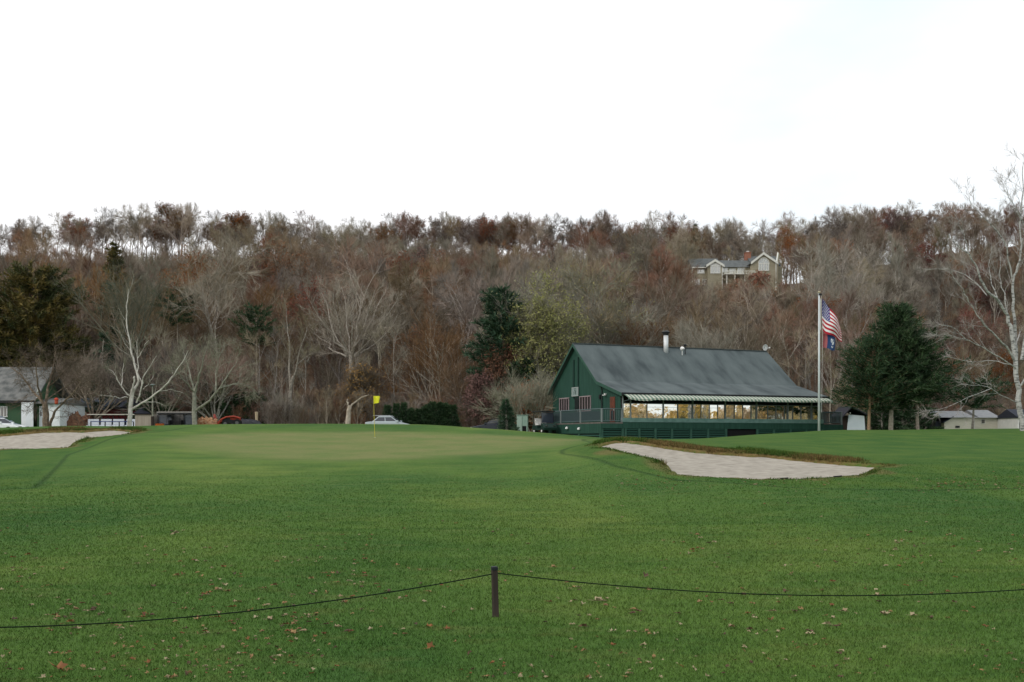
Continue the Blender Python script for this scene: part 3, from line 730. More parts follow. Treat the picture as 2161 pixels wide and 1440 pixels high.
# big birch at the right edge
BI = dict(thin=.74, ta=(15, 50), kids=(0, 9, 5), ratio=.27, tl=.65, tw=.015, twigs=6, ang=(20, 50), up=.05, wob=.16, f0=.3)
hero('birch_tree', 64, (2156, 905), [
    dict(p=[(2158, 905), (2150, 841), (2144, 787), (2140, 737, .2), (2133, 687, .3), (2127, 666, .3)], r=(.24, .14), root=1, n=2),
    dict(p=[(2127, 666, .3), (2108, 637, 0), (2083, 612, -.4), (2071, 591, -.6), (2062, 566, -.8), (2046, 537, -1), (2012, 512, -1.2), (2002, 497, -1.3)], r=(.13, .025), n=9),
    dict(p=[(2046, 537, -1), (2037, 503, -1.1), (2025, 474, -1.2), (2014, 450, -1.2)], r=(.045, .015), n=5),
    dict(p=[(2083, 624, -.3), (2050, 587, .5), (2004, 566, 1), (1950, 568, 1.5)], r=(.05, .015), n=6),
    dict(p=[(2140, 762), (2125, 732, -.4), (2096, 703, -1), (2071, 678, -1.6), (2044, 637, -2), (2033, 612, -2.2), (2004, 570, -2.5)], r=(.09, .02), n=8),
    dict(p=[(2146, 778), (2108, 753, -.8), (2071, 732, -1.5), (2037, 716, -2), (2008, 687, -2.4), (1979, 687, -2.8)], r=(.06, .015), n=8),
    dict(p=[(2037, 716, -2), (2000, 707, -2.2), (1967, 707, -2.6)], r=(.03, .012), n=4),
    dict(p=[(2140, 775), (2133, 770, .5), (2092, 760, 1.2), (2054, 766, 1.8), (1992, 753, 2.4)], r=(.045, .012), n=6),
    dict(p=[(2148, 849), (2117, 837, -.6), (2092, 820, -1), (2067, 812, -1.4), (2025, 810, -2)], r=(.04, .012), n=7),
    dict(p=[(2092, 820, -1), (2042, 841, -1.5), (1992, 862, -2), (1954, 866, -2.5)], r=(.03, .01), n=6),
    dict(p=[(2144, 787), (2146, 720, .8), (2138, 653, 1), (2136, 591, 1.2), (2148, 566, 1.2), (2156, 517, 1.2), (2152, 460, 1.3), (2160, 400, 1.4), (2157, 352, 1.5)], r=(.15, .03), n=10),
    dict(p=[(2136, 591, 1.2), (2125, 520, .9), (2104, 487, .6), (2083, 466, .3), (2054, 437, 0), (2040, 415, 0)], r=(.07, .014), n=8),
    dict(p=[(2170, 500, 1.3), (2150, 450, 1), (2129, 416, .6), (2120, 385, .5)], r=(.05, .012), n=6),
    dict(p=[(2127, 666, .3), (2117, 620, .6), (2108, 580, .9), (2112, 540, 1)], r=(.06, .02), n=5),
    dict(p=[(2108, 637, .2), (2094, 600, .8), (2086, 560, 1.2), (2092, 520, 1.4)], r=(.055, .015), n=6),
    dict(p=[(2156, 760, 0), (2175, 640, .5), (2168, 540, .8), (2172, 430, 1.1), (2166, 345, 1.2)], r=(.14, .03), n=9),
    dict(p=[(2150, 820), (2190, 760, -.5), (2230, 700, -1), (2260, 640, -1)], r=(.09, .02), n=7),
], [M_birch, M_birch_tw], BI, 'big white barked bare birch with spreading crooked limbs beside the low white houses', seed=3)
# white-limbed tree
WH = dict(thin=.72, ta=(15, 45), kids=(0, 5, 4), ratio=.26, tl=.7, tw=.016, twigs=4, ang=(18, 45), up=.08, wob=.12, f0=.35)
hero('white_limbed_tree', 79, (273, 897), [
    dict(p=[(273, 897), (276, 853), (279, 822)], r=(.26, .2), root=1, k=0),
    dict(p=[(277, 845), (283, 820), (293, 807, .2), (287, 777, .4), (277, 747, .5), (273, 720, .5), (267, 683, .5), (268, 645, .5), (272, 610, .5)], r=(.15, .03), n=10),
    dict(p=[(279, 830), (282, 805, -.3), (284, 793, -.4)], r=(.11, .08), k=0),
    dict(p=[(278, 840), (263, 827, -.3), (247, 800, -.7), (240, 785, -.9), (227, 778, -1)], r=(.08, .02), n=5),
    dict(p=[(256, 818, -.4), (257, 800, 0), (258, 780, .2), (262, 765, .2)], r=(.05, .02), n=5),
    dict(p=[(270, 839), (250, 840, -.7), (233, 836, -1), (207, 835, -1.4)], r=(.05, .015), n=3),
    dict(p=[(288, 850), (296, 830, -.4), (300, 815, -.6), (302, 797, -.8), (317, 773, -1), (330, 750, -1.2)], r=(.09, .02), n=6),
    dict(p=[(300, 815, -.6), (291, 785, -.5), (289, 750, -.4), (290, 715, -.4)], r=(.06, .02), n=5),
    dict(p=[(290, 757, -.5), (302, 735, -.7), (314, 718, -.9)], r=(.04, .015), n=4),
    dict(p=[(302, 822, -.6), (318, 806, -1), (326, 790, -1.2)], r=(.035, .012), n=3),
    dict(p=[(276, 866), (300, 851, -.4), (323, 838, -.8), (347, 817, -1.2), (367, 790, -1.4), (383, 767, -1.6), (396, 742, -1.8)], r=(.13, .025), n=6),
    dict(p=[(300, 851, -.4), (330, 847, .4), (351, 857, .8)], r=(.05, .015), n=3),
    dict(p=[(333, 826, -.9), (360, 822, -.2), (388, 830, .2)], r=(.04, .012), n=3),
    dict(p=[(365, 790, -1.4), (362, 775, -1.3)], r=(.03, .012), n=1),
], [M_white, M_lichen_tw], WH, 'bare tree with bleached white spreading limbs in front of the golf cart row', seed=4)
# lichen-covered tree
LI = dict(thin=.85, ta=(15, 55), kids=(0, 11, 6), ratio=.46, tl=.8, tw=.02, twigs=8, ang=(25, 60), up=.03, wob=.16, f0=.25)
hero('lichen_covered_tree', 80, (410, 896), [
    dict(p=[(410, 896), (409, 850), (411, 822)], r=(.24, .17), root=1, k=0),
    dict(p=[(411, 828), (404, 800), (396, 770, .5), (388, 745, .8)], r=(.11, .03), n=9),
    dict(p=[(411, 828), (420, 795, -.4), (428, 760, -.8), (436, 730, -1)], r=(.11, .03), n=9),
    dict(p=[(411, 830), (395, 810, -1), (378, 790, -1.8), (365, 775, -2.2)], r=(.07, .02), n=7),
    dict(p=[(411, 868), (437, 850, -.4), (453, 833, -.7), (467, 814, -1), (485, 785, -1.2), (500, 765, -1.3)], r=(.12, .03), n=8),
    dict(p=[(462, 820, -.9), (490, 810, .2), (515, 808, .6), (532, 822, .8)], r=(.06, .02), n=8),
    dict(p=[(455, 832, -.7), (455, 790, .5), (462, 755, 1), (470, 735, 1.2)], r=(.07, .02), n=8),
], [M_lichen, M_lichen_tw], LI, 'grey lichen covered bare tree with one leaning limb beside the dark golf carts', seed=6)
# crabapple by the shed
CR = dict(thin=.9, ta=(15, 60), kids=(0, 12, 7), ratio=.45, tl=.75, tw=.02, twigs=9, ang=(30, 65), up=.0, wob=.2, f0=.15)
hero('crabapple_tree', 76, (98, 896), [
    dict(p=[(98, 899), (97, 872), (95, 852)], r=(.30, .22), root=1, k=0),
    dict(p=[(106, 899), (112, 878, -.2), (120, 862, -.4), (140, 845, -.8), (160, 825, -1.2), (172, 800, -1.4)], r=(.13, .03), n=9),
    dict(p=[(95, 855), (84, 840), (72, 832, .4), (55, 805, .8), (38, 785, 1), (20, 775, 1.2)], r=(.14, .03), n=9),
    dict(p=[(95, 855), (100, 825, .3), (108, 795, .6), (115, 765, .8), (118, 740, .8)], r=(.13, .03), n=10),
    dict(p=[(90, 848), (80, 815, -.8), (76, 780, -1.2), (82, 750, -1.4)], r=(.09, .03), n=9),
    dict(p=[(104, 815, .4), (130, 790, 0), (150, 765, -.2)], r=(.06, .02), n=8),
    dict(p=[(96, 846), (130, 822, 1.2), (165, 800, 1.6), (190, 790, 2)], r=(.06, .02), n=8),
], [mat('crabapple_bark', (.10, .075, .055), .9, (.24, .18, .13), scale=5), mat('dark_crabapple_twigs', (.12, .09, .065), .9)], CR, 'twisted brown crabapple tree with a dense twiggy crown by the green shed', seed=7)
# fan-shaped tree in the middle
VA = dict(thin=.75, kids=(0, 12, 7), ratio=.36, tl=1.0, tw=.018, twigs=6, ang=(18, 46), up=.06, wob=.12, f0=.12)
hero('fan_shaped_tree', 106, (748, 890), [
    dict(p=[(752, 896), (748, 840), (742, 790), (740, 748)], r=(.34, .28), root=1, k=0),
    *[dict(p=[(740 + o_, 750 + abs(o_) * .4), ((740 + u_) / 2 + o_ * .5, (750 + v_) / 2 + 14, z_ * .5), (u_, v_, z_)], r=(.15, .03), n=11, j=.16) for o_, u_, v_, z_ in
      [(-6, 662, 640, -1), (-4, 680, 618, 2), (-3, 702, 612, -3), (-1, 722, 606, 2), (0, 742, 604, -2), (2, 765, 606, 3), (3, 788, 615, -2), (4, 808, 622, 1), (6, 832, 640, -1), (8, 838, 672, 2), (-8, 668, 700, 3)]],
], [mat('pale_bark', (.24, .21, .175), .9, (.42, .38, .33), scale=4), mat('pale_twigs', (.34, .30, .245), .9)], VA, 'broad fan shaped pale bare tree behind the yellow golf flag', seed=8)
# tall pale trunk
TT = dict(kids=(0, 7, 5), ratio=.3, tl=.9, tw=.02, twigs=6, ang=(18, 42), up=.1, wob=.1, f0=.2)
hero('pale_trunk_tree', 101, (613, 893), [
    dict(p=[(613, 893), (612, 850), (613, 815), (620, 795)], r=(.24, .18), root=1, k=0),
    dict(p=[(613, 820), (610, 780, .5), (612, 730, .8), (606, 690, 1), (604, 650, 1)], r=(.12, .03), n=10),
    dict(p=[(616, 810), (625, 780, -.5), (628, 755, -.8), (640, 720, -1), (650, 690, -1)], r=(.11, .03), n=9),
    dict(p=[(627, 770, -.7), (650, 750, 0), (668, 745, .2)], r=(.05, .02), n=6),
], [M_bark, M_twig_grey], TT, 'tall bare tree with a pale forked trunk at the edge of the wood', seed=9)
hero('broken_trunk', 98, (733, 893), [
    dict(p=[(733, 896), (735, 870), (739, 857)], r=(.30, .2), root=1, k=0),
    dict(p=[(736, 862), (748, 850), (764, 839, -.4), (778, 833, -.8)], r=(.11, .03), n=2),
    dict(p=[(738, 860), (733, 850), (734, 843)], r=(.14, .05), k=0),
], [mat('dead_wood', (.34, .29, .23), .9, (.50, .44, .36), scale=4), M_twig_grey], dict(kids=(0, 2, 2), ratio=.2, tl=.5, tw=.02, twigs=2), 'broken pale tree trunk with one arching limb left of the yellow golf flag', seed=10)
def vase(name, u, Y, H, label, mats_, seed, **k):
    x_, y_ = xy(u, Y); k2 = dict(style='vase', kids=(0, 10, 6), twigs=9, tw=.024, spread=(8, 38)); k2.update(k)
    return whole_tree(name, bare_tree(seed, H, k2.pop('r', .2), **k2), mats_, (x_, y_, gz(x_, y_)), label)
vase('reddish_bare_tree', 930, 104, 10.8, 'broad reddish brown bare tree standing behind the dark hedge', [M_bark, M_twig_red], 81, bole=.15, limbs=13, spread=(6, 40))
vase('round_bare_tree', 1000, 103, 7.5, 'low rounded reddish bare tree between the dark hedge and the cone shaped evergreen', [M_bark, M_twig_red], 87, bole=.12, limbs=10, spread=(10, 50))
vase('bare_tree', 1480, 106, 11.6, 'pale vase shaped bare tree rising behind the middle of the clubhouse roof', [M_bark, M_twig_grey], 82, bole=.35, limbs=8)
vase('bare_tree', 1590, 106, 11.2, 'bare brown tree rising behind the right half of the clubhouse roof', [M_bark, M_twig], 83, bole=.3, limbs=8)
vase('bare_tree', 1345, 107, 11, 'bare brown tree rising behind the left half of the clubhouse roof', [M_bark, M_twig_red], 88, bole=.3, limbs=9)
vase('arching_bush', 1122, 88, 5.2, 'arching bare grey bush beside the pale green utility box', [M_lichen, M_lichen_tw], 84, r=.07, bole=.05, limbs=9, spread=(25, 60))
vase('plum_bare_tree', 455, 98, 7.5, 'low dense plum coloured bare tree behind the lichen covered tree', [M_bark, M_twig_red], 85, bole=.12, limbs=10, spread=(20, 60))
vase('bare_tree', 345, 97, 7.8, 'low dense brown bare tree right of the white limbed tree', [M_bark, M_twig], 89, bole=.12, limbs=10, spread=(20, 60))
vase('bare_tree', 195, 99, 8.2, 'dense brown bare tree over the red barn', [M_bark, M_twig], 90, bole=.15, limbs=10, spread=(15, 55))
vase('tall_bare_tree', 273, 101, 16, 'tall grey green bare tree with a fine airy crown behind the white limbed tree', [mat('olive_bark', (.12, .12, .085), .9), mat('olive_twigs', (.12, .12, .085), .9)], 86, r=.2, bole=.42, limbs=8, spread=(6, 30), kids=(0, 9, 5), tw=.022)
# yellow-green trees
def leafy(name, u, Y, H, label, mats_, seed, **k):
    x_, y_ = xy(u, Y); k2 = dict(kids=(15, 7, 6), leaf=.85, ls=.14, leafn=3, f0=.12, twigs=10, ang=(30, 65)); k2.update(k)
    return whole_tree(name, bare_tree(seed, H, .2, **k2), mats_, (x_, y_, gz(x_, y_)), label)
leafy('yellow_green_tree', 1178, 97, 11.5, 'yellow green leafy tree behind the clubhouse gable', [M_bark, M_twig_grey, M_olive], 91)
leafy('yellow_green_tree', 1142, 101, 14.0, 'thin grey green tree with small leaves between the dark pine and the yellow green tree', [M_bark, M_twig_grey, M_olive], 92, leaf=.35, ls=.11, kids=(16, 7, 5))
leafy('grey_green_tree', 1230, 108, 16, 'tall fine twigged grey green tree above the clubhouse roof peak', [M_lichen, M_lichen_tw, M_olive], 93, leaf=.12, ls=.1, kids=(16, 8, 6))
leafy('rusty_shrub', 1020, 96, 4.5, 'rust leaved shrub left of the cone shaped evergreen', [M_bark, M_twig_red, M_rust], 94, leaf=.6)
leafy('rusty_shrub', 1048, 98, 7.5, 'red leaved small tree below the dark pine', [M_bark, M_twig_red, M_rust], 95, leaf=.55)
leafy('orange_shrub', 1125, 93, 3.4, 'orange leaved shrub behind the pale green utility box', [M_bark, M_twig_red, mat('orange_leaves', (.33, .11, .04), .8, (.42, .17, .06), scale=2)], 96)
leafy('golden_shrub', 770, 103, 5.4, 'golden leaved shrub behind the yellow golf flag', [M_bark, M_twig, mat('gold_leaves', (.28, .16, .05), .8, (.36, .22, .08), scale=2)], 97, leaf=.14)
leafy('crimson_tree', 1322, 196, 7.6, 'dark crimson leaved tree on the hillside left of the hill mansion', [M_bark, M_twig, M_crimson], 201, ls=.26, leafn=4)
leafy('crimson_tree', 1345, 188, 5.4, 'low crimson leaved tree just below the taller crimson one left of the hill mansion', [M_bark, M_twig, M_crimson], 202, ls=.26, leafn=4)
leafy('rusty_tree', 1588, 176, 6.6, 'rust leaved tree on the slope just below the hill mansion', [M_bark, M_twig, M_rust], 203, ls=.24, leafn=3, leaf=.6)
leafy('rusty_tree', 1618, 160, 6.8, 'rust leaved tree lower on the slope below the mansion and left of the flagpole', [M_bark, M_twig, M_rust], 204, ls=.22, leafn=3, leaf=.5)
leafy('rusty_tree', 1548, 184, 4.2, 'small rust leaved tree against the mansion balcony', [M_bark, M_twig, M_rust], 205, ls=.22, leafn=3, leaf=.6)
leafy('crimson_crowned_oak', 347, 231, 11.8, 'tall skyline oak with crimson leaves, highest crown above the lichen covered tree', [M_bark, M_twig, M_crimson], 206, ls=.18, leafn=1, leaf=.45, f0=.4)
leafy('rusty_oak', 488, 229, 10.2, 'dense rust red oak on the skyline above the orange loader', [M_bark, M_twig, M_rust], 207, ls=.2, leafn=2, leaf=.4, f0=.3)
leafy('rusty_tree', 640, 168, 7.5, 'rust leaved tree halfway up the hill left of the fan shaped tree', [M_bark, M_twig, M_rust], 208, ls=.22, leafn=3, leaf=.6)
leafy('rusty_tree', 612, 172, 7.0, 'rust leaved tree halfway up the hill above the tall pale trunk', [M_bark, M_twig, M_rust], 209, ls=.22, leafn=3, leaf=.6)
leafy('rusty_tree', 1040, 226, 10.5, 'rusty leaved skyline tree above the dark pine', [M_bark, M_twig, M_rust], 210, ls=.2, leafn=1, leaf=.4, f0=.35)
# evergreens
def ever(name, u, Y, H, Wd, label, m_, seed, cat='evergreen tree', **k):
    x_, y_ = xy(u, Y)
    return whole_tree(name, conifer(seed, H, Wd, **k), [M_bark, m_], (x_, y_, gz(x_, y_)), label, cat)
ever('golden_evergreen', 66, 108, 16.0, 10.5, 'huge broad dark evergreen with golden brown tips behind the green shed', M_ever_gold, 101, rows=48, per=11, clump=22, nl=.6, nw=.14, shape=.22, start=.12, droop=-.05, irregular=.14)
ever('golden_evergreen', -25, 104, 14, 7, 'dark evergreen cut by the photo edge beside the huge golden tipped evergreen', M_ever_gold, 102, rows=34, per=9, clump=18, nl=.6, nw=.14, shape=.6, start=.15)
ever('hemlock_tree', 258, 130, 17.2, 6.0, 'dark olive evergreen whose top shows above the white limbed tree', M_ever_gold, 103, rows=36, per=8, clump=16, nl=.55, nw=.14, shape=.7)
ever('pine_tree', 214, 104, 10.5, 5, 'dull green pine left of the white limbed tree', M_ever_blue, 104, rows=22, per=5, clump=13, shape=.6)
ever('pine_tree', 245, 118, 14.2, 8, 'broad grey green pine behind the crown of the white limbed tree', M_ever_blue, 119, rows=26, per=6, clump=14, shape=.6)
ever('pine_tree', 364, 110, 14.6, 5.0, 'green pine with flat drooping boughs above the lichen covered tree', M_ever, 105, rows=8, per=8, clump=16, start=.72, shape=.5, droop=-.25, top=.15)
ever('pine_tree', 541, 108, 12.8, 4.4, 'small rounded green pine on the slope above the orange loader', M_ever, 106, rows=9, per=8, clump=16, start=.66, shape=.5, top=.2)
ever('dark_pine', 1060, 97, 14.2, 5.6, 'tall dark green pine left of the clubhouse with layered boughs', M_ever_blue, 107, rows=26, per=8, clump=20, nl=.6, nw=.13, start=.38, shape=.5, irregular=.3, top=.1)
ever('dark_pine', 1088, 95, 7.5, 4.6, 'low dark evergreen below the tall pine left of the clubhouse', M_ever_dark, 108, rows=16, per=8, clump=14, shape=.5)
ever('spruce_tree', 1467, 226, 13.5, 3.6, 'narrow black green spruce on the ridge left of the hill mansion', M_ever_dark, 109, rows=26, per=6, clump=8, nl=.5, nw=.16)
for u_, Y_, h_, w_, sd, lb in ((1862, 92, 3.0, 3.6, 301, 'low dark bush added to darken the gap behind the tan trunk by the white shed'), (1905, 93, 3.3, 3.8, 302, 'low dark bush added to darken the gap behind the middle trunk of the big evergreen'),  # these two bushes are added to darken the gap behind the trunks
                           (448, 99.5, 4.6, 3.6, 303, 'dark evergreen bush behind the heap of orange leaves'), (492, 100, 5.2, 4.2, 304, 'dark evergreen bush behind the orange loader'), (528, 101, 3.8, 3.2, 305, 'dark evergreen bush behind the black tarp heap'), (330, 98, 3.6, 4.2, 306, 'dark evergreen bush behind the lamp post')):
    ever('dark_bush', u_, Y_, h_, w_, lb, M_ever_dark, sd, cat='shrub', rows=14, per=9, clump=12, nl=.4, nw=.09, shape=.4, start=.03)
# the big dark evergreen on the right: three trunks
x_, y_ = xy(1885, 78)
yew = [conifer(110, 9.6, 7.9, rows=34, per=9, clump=22, nl=.5, nw=.095, start=.19, droop=.0, shape=.62, irregular=.14, r=.2),
       conifer(111, 8.0, 7.4, rows=26, per=8, clump=16, nl=.5, nw=.085, start=.28, droop=.02, shape=.55, irregular=.16, r=.16)]
whole_tree('big_evergreen', yew[0], [M_bark, M_ever], (x_ - .2, y_, gz(x_, y_)), 'big dark evergreen with a ragged pointed crown right of the flagpole', 'evergreen tree')
xa, ya = xy(1833, 76.5); whole_tree('evergreen_tree', yew[1], [mat('tan_bark', (.22, .14, .08), .9, (.34, .24, .15), scale=6), M_ever_dark], (xa, ya, gz(xa, ya)), 'dark evergreen with a tan trunk beside the white shed', 'evergreen tree', rz=1, scale=(.85, .85, .86))
xa, ya = xy(1937, 78); whole_tree('evergreen_tree', conifer(112, 7.2, 6.2, rows=24, per=8, clump=16, nl=.5, nw=.085, start=.30, droop=.02, shape=.5, r=.15), [M_bark, M_ever_dark], (xa, ya, gz(xa, ya)), 'dark spreading evergreen with forked pale trunk left of the low white houses', 'evergreen tree')
ever('small_dark_tree', 2052, 84, 3.9, 5.2, 'small umbrella shaped dark evergreen in front of the low white houses', M_ever_dark, 113, rows=8, per=9, clump=12, start=.5, shape=.35, droop=-.05, top=.1)
ever('round_shrub', 1955, 88, 2.0, 2.2, 'low dark rounded shrub beside the low white houses', M_ever_dark, 114, cat='shrub', rows=10, per=9, clump=10, nl=.3, shape=.4, start=.02)
ever('cone_evergreen', 1070, 80, 3.0, 2.0, 'dark cone shaped evergreen beside the pale green utility box', M_ever_blue, 115, cat='evergreen tree', rows=26, per=9, clump=12, nl=.26, nw=.05, start=.03, shape=.8, irregular=.1)
hx = [(817, 2.6, .95), (836, 2.75, .95), (852, 2.85, .95), (868, 2.4, 1.1), (884, 2.35, 1.2), (900, 2.7, 1.2), (914, 3.0, 1.2), (928, 2.95, 1.2), (941, 2.9, 1.2), (955, 2.75, 1.1)]
HL = ['leftmost narrow dark arborvitae behind the silver car', 'second narrow arborvitae from the silver car', 'third narrow arborvitae from the silver car with a sharp top', 'low bushy arborvitae joining the pointed ones to the hedge',
      'lowest arborvitae in the dark hedge', 'rising arborvitae left of the tallest in the dark hedge', 'tallest arborvitae in the middle of the dark hedge', 'arborvitae just right of the tallest in the dark hedge',
      'arborvitae second from the right end of the dark hedge', 'arborvitae at the right end of the dark hedge']
ap = None
for (u, h_, w_), lab in zip(hx, HL):
    xa, ya = xy(u, 94)
    if ap is None:
        ap = whole_tree('arborvitae', conifer(120, 2.8, 1.3, rows=26, per=9, clump=9, nl=.24, nw=.06, start=.02, shape=.35, irregular=.1, droop=.5, r=.05), [M_bark, M_ever_dark], (xa, ya, 0), lab, 'evergreen shrub', 'arborvitae of the dark hedge'); o = ap
    else: o = copy_tree(ap); o['label'] = lab
    o.location = (xa, ya, gz(xa, ya)); o.scale = (w_, w_, h_ / 2.8); o.rotation_euler = (0, 0, random.uniform(0, 6))
# sunlit wood across the course, seen only in the clubhouse windows
gm = Mass()
M_sunleaf = mat('sunlit_golden_leaves', (.62, .43, .18), .8, (.88, .74, .46), scale=.35, objrand=.1, tint=True)  # bright gold leaf colour has the crowns' sunlight painted in
PG = [bare_tree(131 + i, 7.5, .3, **{**dict(leaf=1.0, ls=.26, leafn=4, f0=.15, kids=(9, 5, 4), twigs=7), **k}) for i, k in enumerate([dict(), dict(style='vase', bole=.2, limbs=7, kids=(0, 6, 4))])]
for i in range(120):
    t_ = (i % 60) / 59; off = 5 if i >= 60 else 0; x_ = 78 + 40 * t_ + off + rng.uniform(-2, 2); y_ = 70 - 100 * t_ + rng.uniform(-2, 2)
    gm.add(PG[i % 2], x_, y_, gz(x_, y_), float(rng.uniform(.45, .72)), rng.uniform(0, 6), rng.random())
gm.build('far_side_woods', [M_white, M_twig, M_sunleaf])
# ---------------------------------------------------------------- clubhouse
def roof_mat(name, c1, c2, c3):
    m = mat(name, c1, .9, c2, scale=.9, stretch=(1, .35, .35), detail=9, bump=.4, bscale=9, ramp=(.3, .66), col3=c3); return m
M_green = mat('green_painted_boards', (.011, .050, .035), .75, (.020, .072, .051), scale=1.2, stretch=(6, 6, .4), detail=5)
M_green2 = mat('green_trim_paint', (.024, .076, .055), .7, (.034, .094, .068), scale=4)
M_sill = mat('faded_green_sill', (.11, .20, .18), .7, (.16, .27, .245), scale=3)
M_roof = roof_mat('asphalt_shingles', (.044, .058, .062), (.108, .132, .134), (.083, .104, .107))
M_dark = mat('interior_shade', (.006, .006, .007), .9)  # near-black stands in for the shade inside openings and under the deck
M_lat = mat('dark_lattice_green', (.012, .055, .038), .8)  # one even green, darker than the skirt posts
M_black = mat('black_metal', (.012, .013, .015), .5)
M_whitep = mat('white_paint', (.78, .78, .76), .6, (.70, .70, .69), scale=2)
M_chrome = mat('galvanised_metal', (.72, .73, .74), .5, (.64, .66, .67), scale=3, metal=.2)
M_rail = mat('grey_green_rail_paint', (.085, .125, .130), .7)
M_railw = mat('weathered_rail_post', (.20, .23, .23), .7)
M_woodr = mat('red_brown_door', (.16, .05, .028), .6, (.10, .035, .02), scale=4)
M_pinkf = mat('pale_pink_frame', (.30, .24, .25), .7)
def stripes_mat():
    m = bpy.data.materials.new('striped_canvas'); m.use_nodes = True; t = m.node_tree; L = t.links.new; b = t.nodes['Principled BSDF']
    tc_ = t.nodes.new('ShaderNodeTexCoord'); sp = t.nodes.new('ShaderNodeSeparateXYZ'); L(tc_.outputs['Object'], sp.inputs[0])
    mu = t.nodes.new('ShaderNodeMath'); mu.operation = 'MULTIPLY'; mu.inputs[1].default_value = 1 / .34; L(sp.outputs[0], mu.inputs[0])
    fr = t.nodes.new('ShaderNodeMath'); fr.operation = 'FRACT'; L(mu.outputs[0], fr.inputs[0])
    gt = t.nodes.new('ShaderNodeMath'); gt.operation = 'GREATER_THAN'; gt.inputs[1].default_value = .48; L(fr.outputs[0], gt.inputs[0])
    mx_ = t.nodes.new('ShaderNodeMix'); mx_.data_type = 'RGBA'; L(gt.outputs[0], mx_.inputs[0])
    mx_.inputs[6].default_value = (.48, .49, .41, 1); mx_.inputs[7].default_value = (.13, .20, .15, 1); L(mx_.outputs[2], b.inputs[0]); b.inputs['Roughness'].default_value = .8
    return m
M_awn = stripes_mat()
def glass_mat(name, refl, dark=(.01, .01, .012), rough=.015):
    m = bpy.data.materials.new(name); m.use_nodes = True; t = m.node_tree; L = t.links.new; b = t.nodes['Principled BSDF']
    b.inputs['Base Color'].default_value = (*dark, 1); b.inputs['Roughness'].default_value = .3
    g = t.nodes.new('ShaderNodeBsdfGlossy'); g.inputs['Roughness'].default_value = rough; g.inputs['Color'].default_value = (1, .96, .88, 1)
    n = t.nodes.new('ShaderNodeTexNoise'); n.inputs['Scale'].default_value = 1.6; n.inputs['Detail'].default_value = 2
    bm = t.nodes.new('ShaderNodeBump'); bm.inputs['Strength'].default_value = .25; bm.inputs['Distance'].default_value = .02; L(n.outputs[0], bm.inputs['Height']); L(bm.outputs[0], g.inputs['Normal'])
    mx_ = t.nodes.new('ShaderNodeMixShader'); mx_.inputs[0].default_value = refl
    L(b.outputs[0], mx_.inputs[1]); L(g.outputs[0], mx_.inputs[2]); L(mx_.outputs[0], t.nodes['Material Output'].inputs[0]); return m
M_vinyl = glass_mat('clear_reflective_panes', .93)
M_glass = glass_mat('dark_window_glass', .12)
M_glassb = glass_mat('bright_window_glass', .35)
CA = math.atan2(.387, .922); Z0 = 1.4
club = empty('clubhouse', (8.19, 74, Z0), CA, 'dark green golf clubhouse with a long grey shingled roof, striped awning and window wall', 'clubhouse')
def gp(u, v):           # point on the gable end wall -> (y, z) in the clubhouse's own frame
    k = (u - CU) / F; d = (8.19 - 74 * k) / (.387 + .922 * k); Y = 74 + .922 * d; return d, EYE + (VH - v) * Y / F - Z0
def fp(u, v, off=0):    # point on the front -> (x, z)
    k = (u - CU) / F; x0, y0 = 8.19 + .387 * off, 74 - .922 * off
    L_ = (k * y0 - x0) / (.922 - .387 * k); return L_, EYE + (VH - v) * (y0 + .387 * L_) / F - Z0
LX = 18.6
rp = [(-.45, 3.56), (0, 3.68), (3.6, 4.66), (7.73, 7.92), (12.6, 4.08)]
w = MB(); w.prism([(.25, 0), (.25, 3.55), (3.6, 4.48), (7.73, 7.72), (12.1, 4.28), (12.1, 0)], .0, LX); w.build('wall', M_green, club)
rf = MB(); lo = [(y, z - .17) for y, z in rp[::-1]]; rf.prism(rp + lo, -.28, LX + .28); roof = rf.build('roof', M_roof, club)
tr = MB()
for xa in (-.31, LX + .285):
    tr = MB()
    for i in range(4):
        (y0, z0), (y1, z1) = rp[i], rp[i + 1]; tr.prism([(y0, z0 - .02), (y1, z1 - .02), (y1, z1 - .26), (y0, z0 - .26)], xa, xa + .025)
    tr.build('rake_trim', M_green2, club)
MB().box(-.3, LX + .3, -.50, -.455, 3.36, 3.58).build('gutter', M_black, club)
MB().box(-.25, LX + .25, 7.6, 7.86, 7.9, 7.96).build('ridge_cap', mat('ridge_shingles', (.085, .10, .10), .9), club)
# roof fittings
st = empty('stove_pipe', (0, 0, 0)); st.parent = club
cx, cz = 8.2, 7.9
pp = MB(); pp.lathe([(.2, 7.2), (.2, 8.85)], (cx, 7.2, 0)); o = pp.build('pipe', M_chrome, st, smooth=True)
MB().lathe([(.21, 8.86), (.24, 8.87), (.24, 9.02), (.36, 9.06), (.37, 9.12), (.18, 9.24), (.02, 9.28)], (cx, 7.2, 0)).build('rain_cap', M_black, st)
fx, fz = fp(1440, 738); fx = 9.55
MB().lathe([(.04, 7.3), (.04, 7.95), (.12, 8.0), (.13, 8.12), (.02, 8.18)], (fx + .35, 6.9, 0), 10).build('roof_vent', M_black, club)
fl = MB(); fl.lathe([(.05, -.2), (.17, .05), (.19, .12)], (fx, 6.7, 7.75), 12, axis='y'); fl.tube([(fx, 6.8, 7.2), (fx, 6.8, 7.75)], .03, 6); fl.build('floodlight', M_whitep, club)
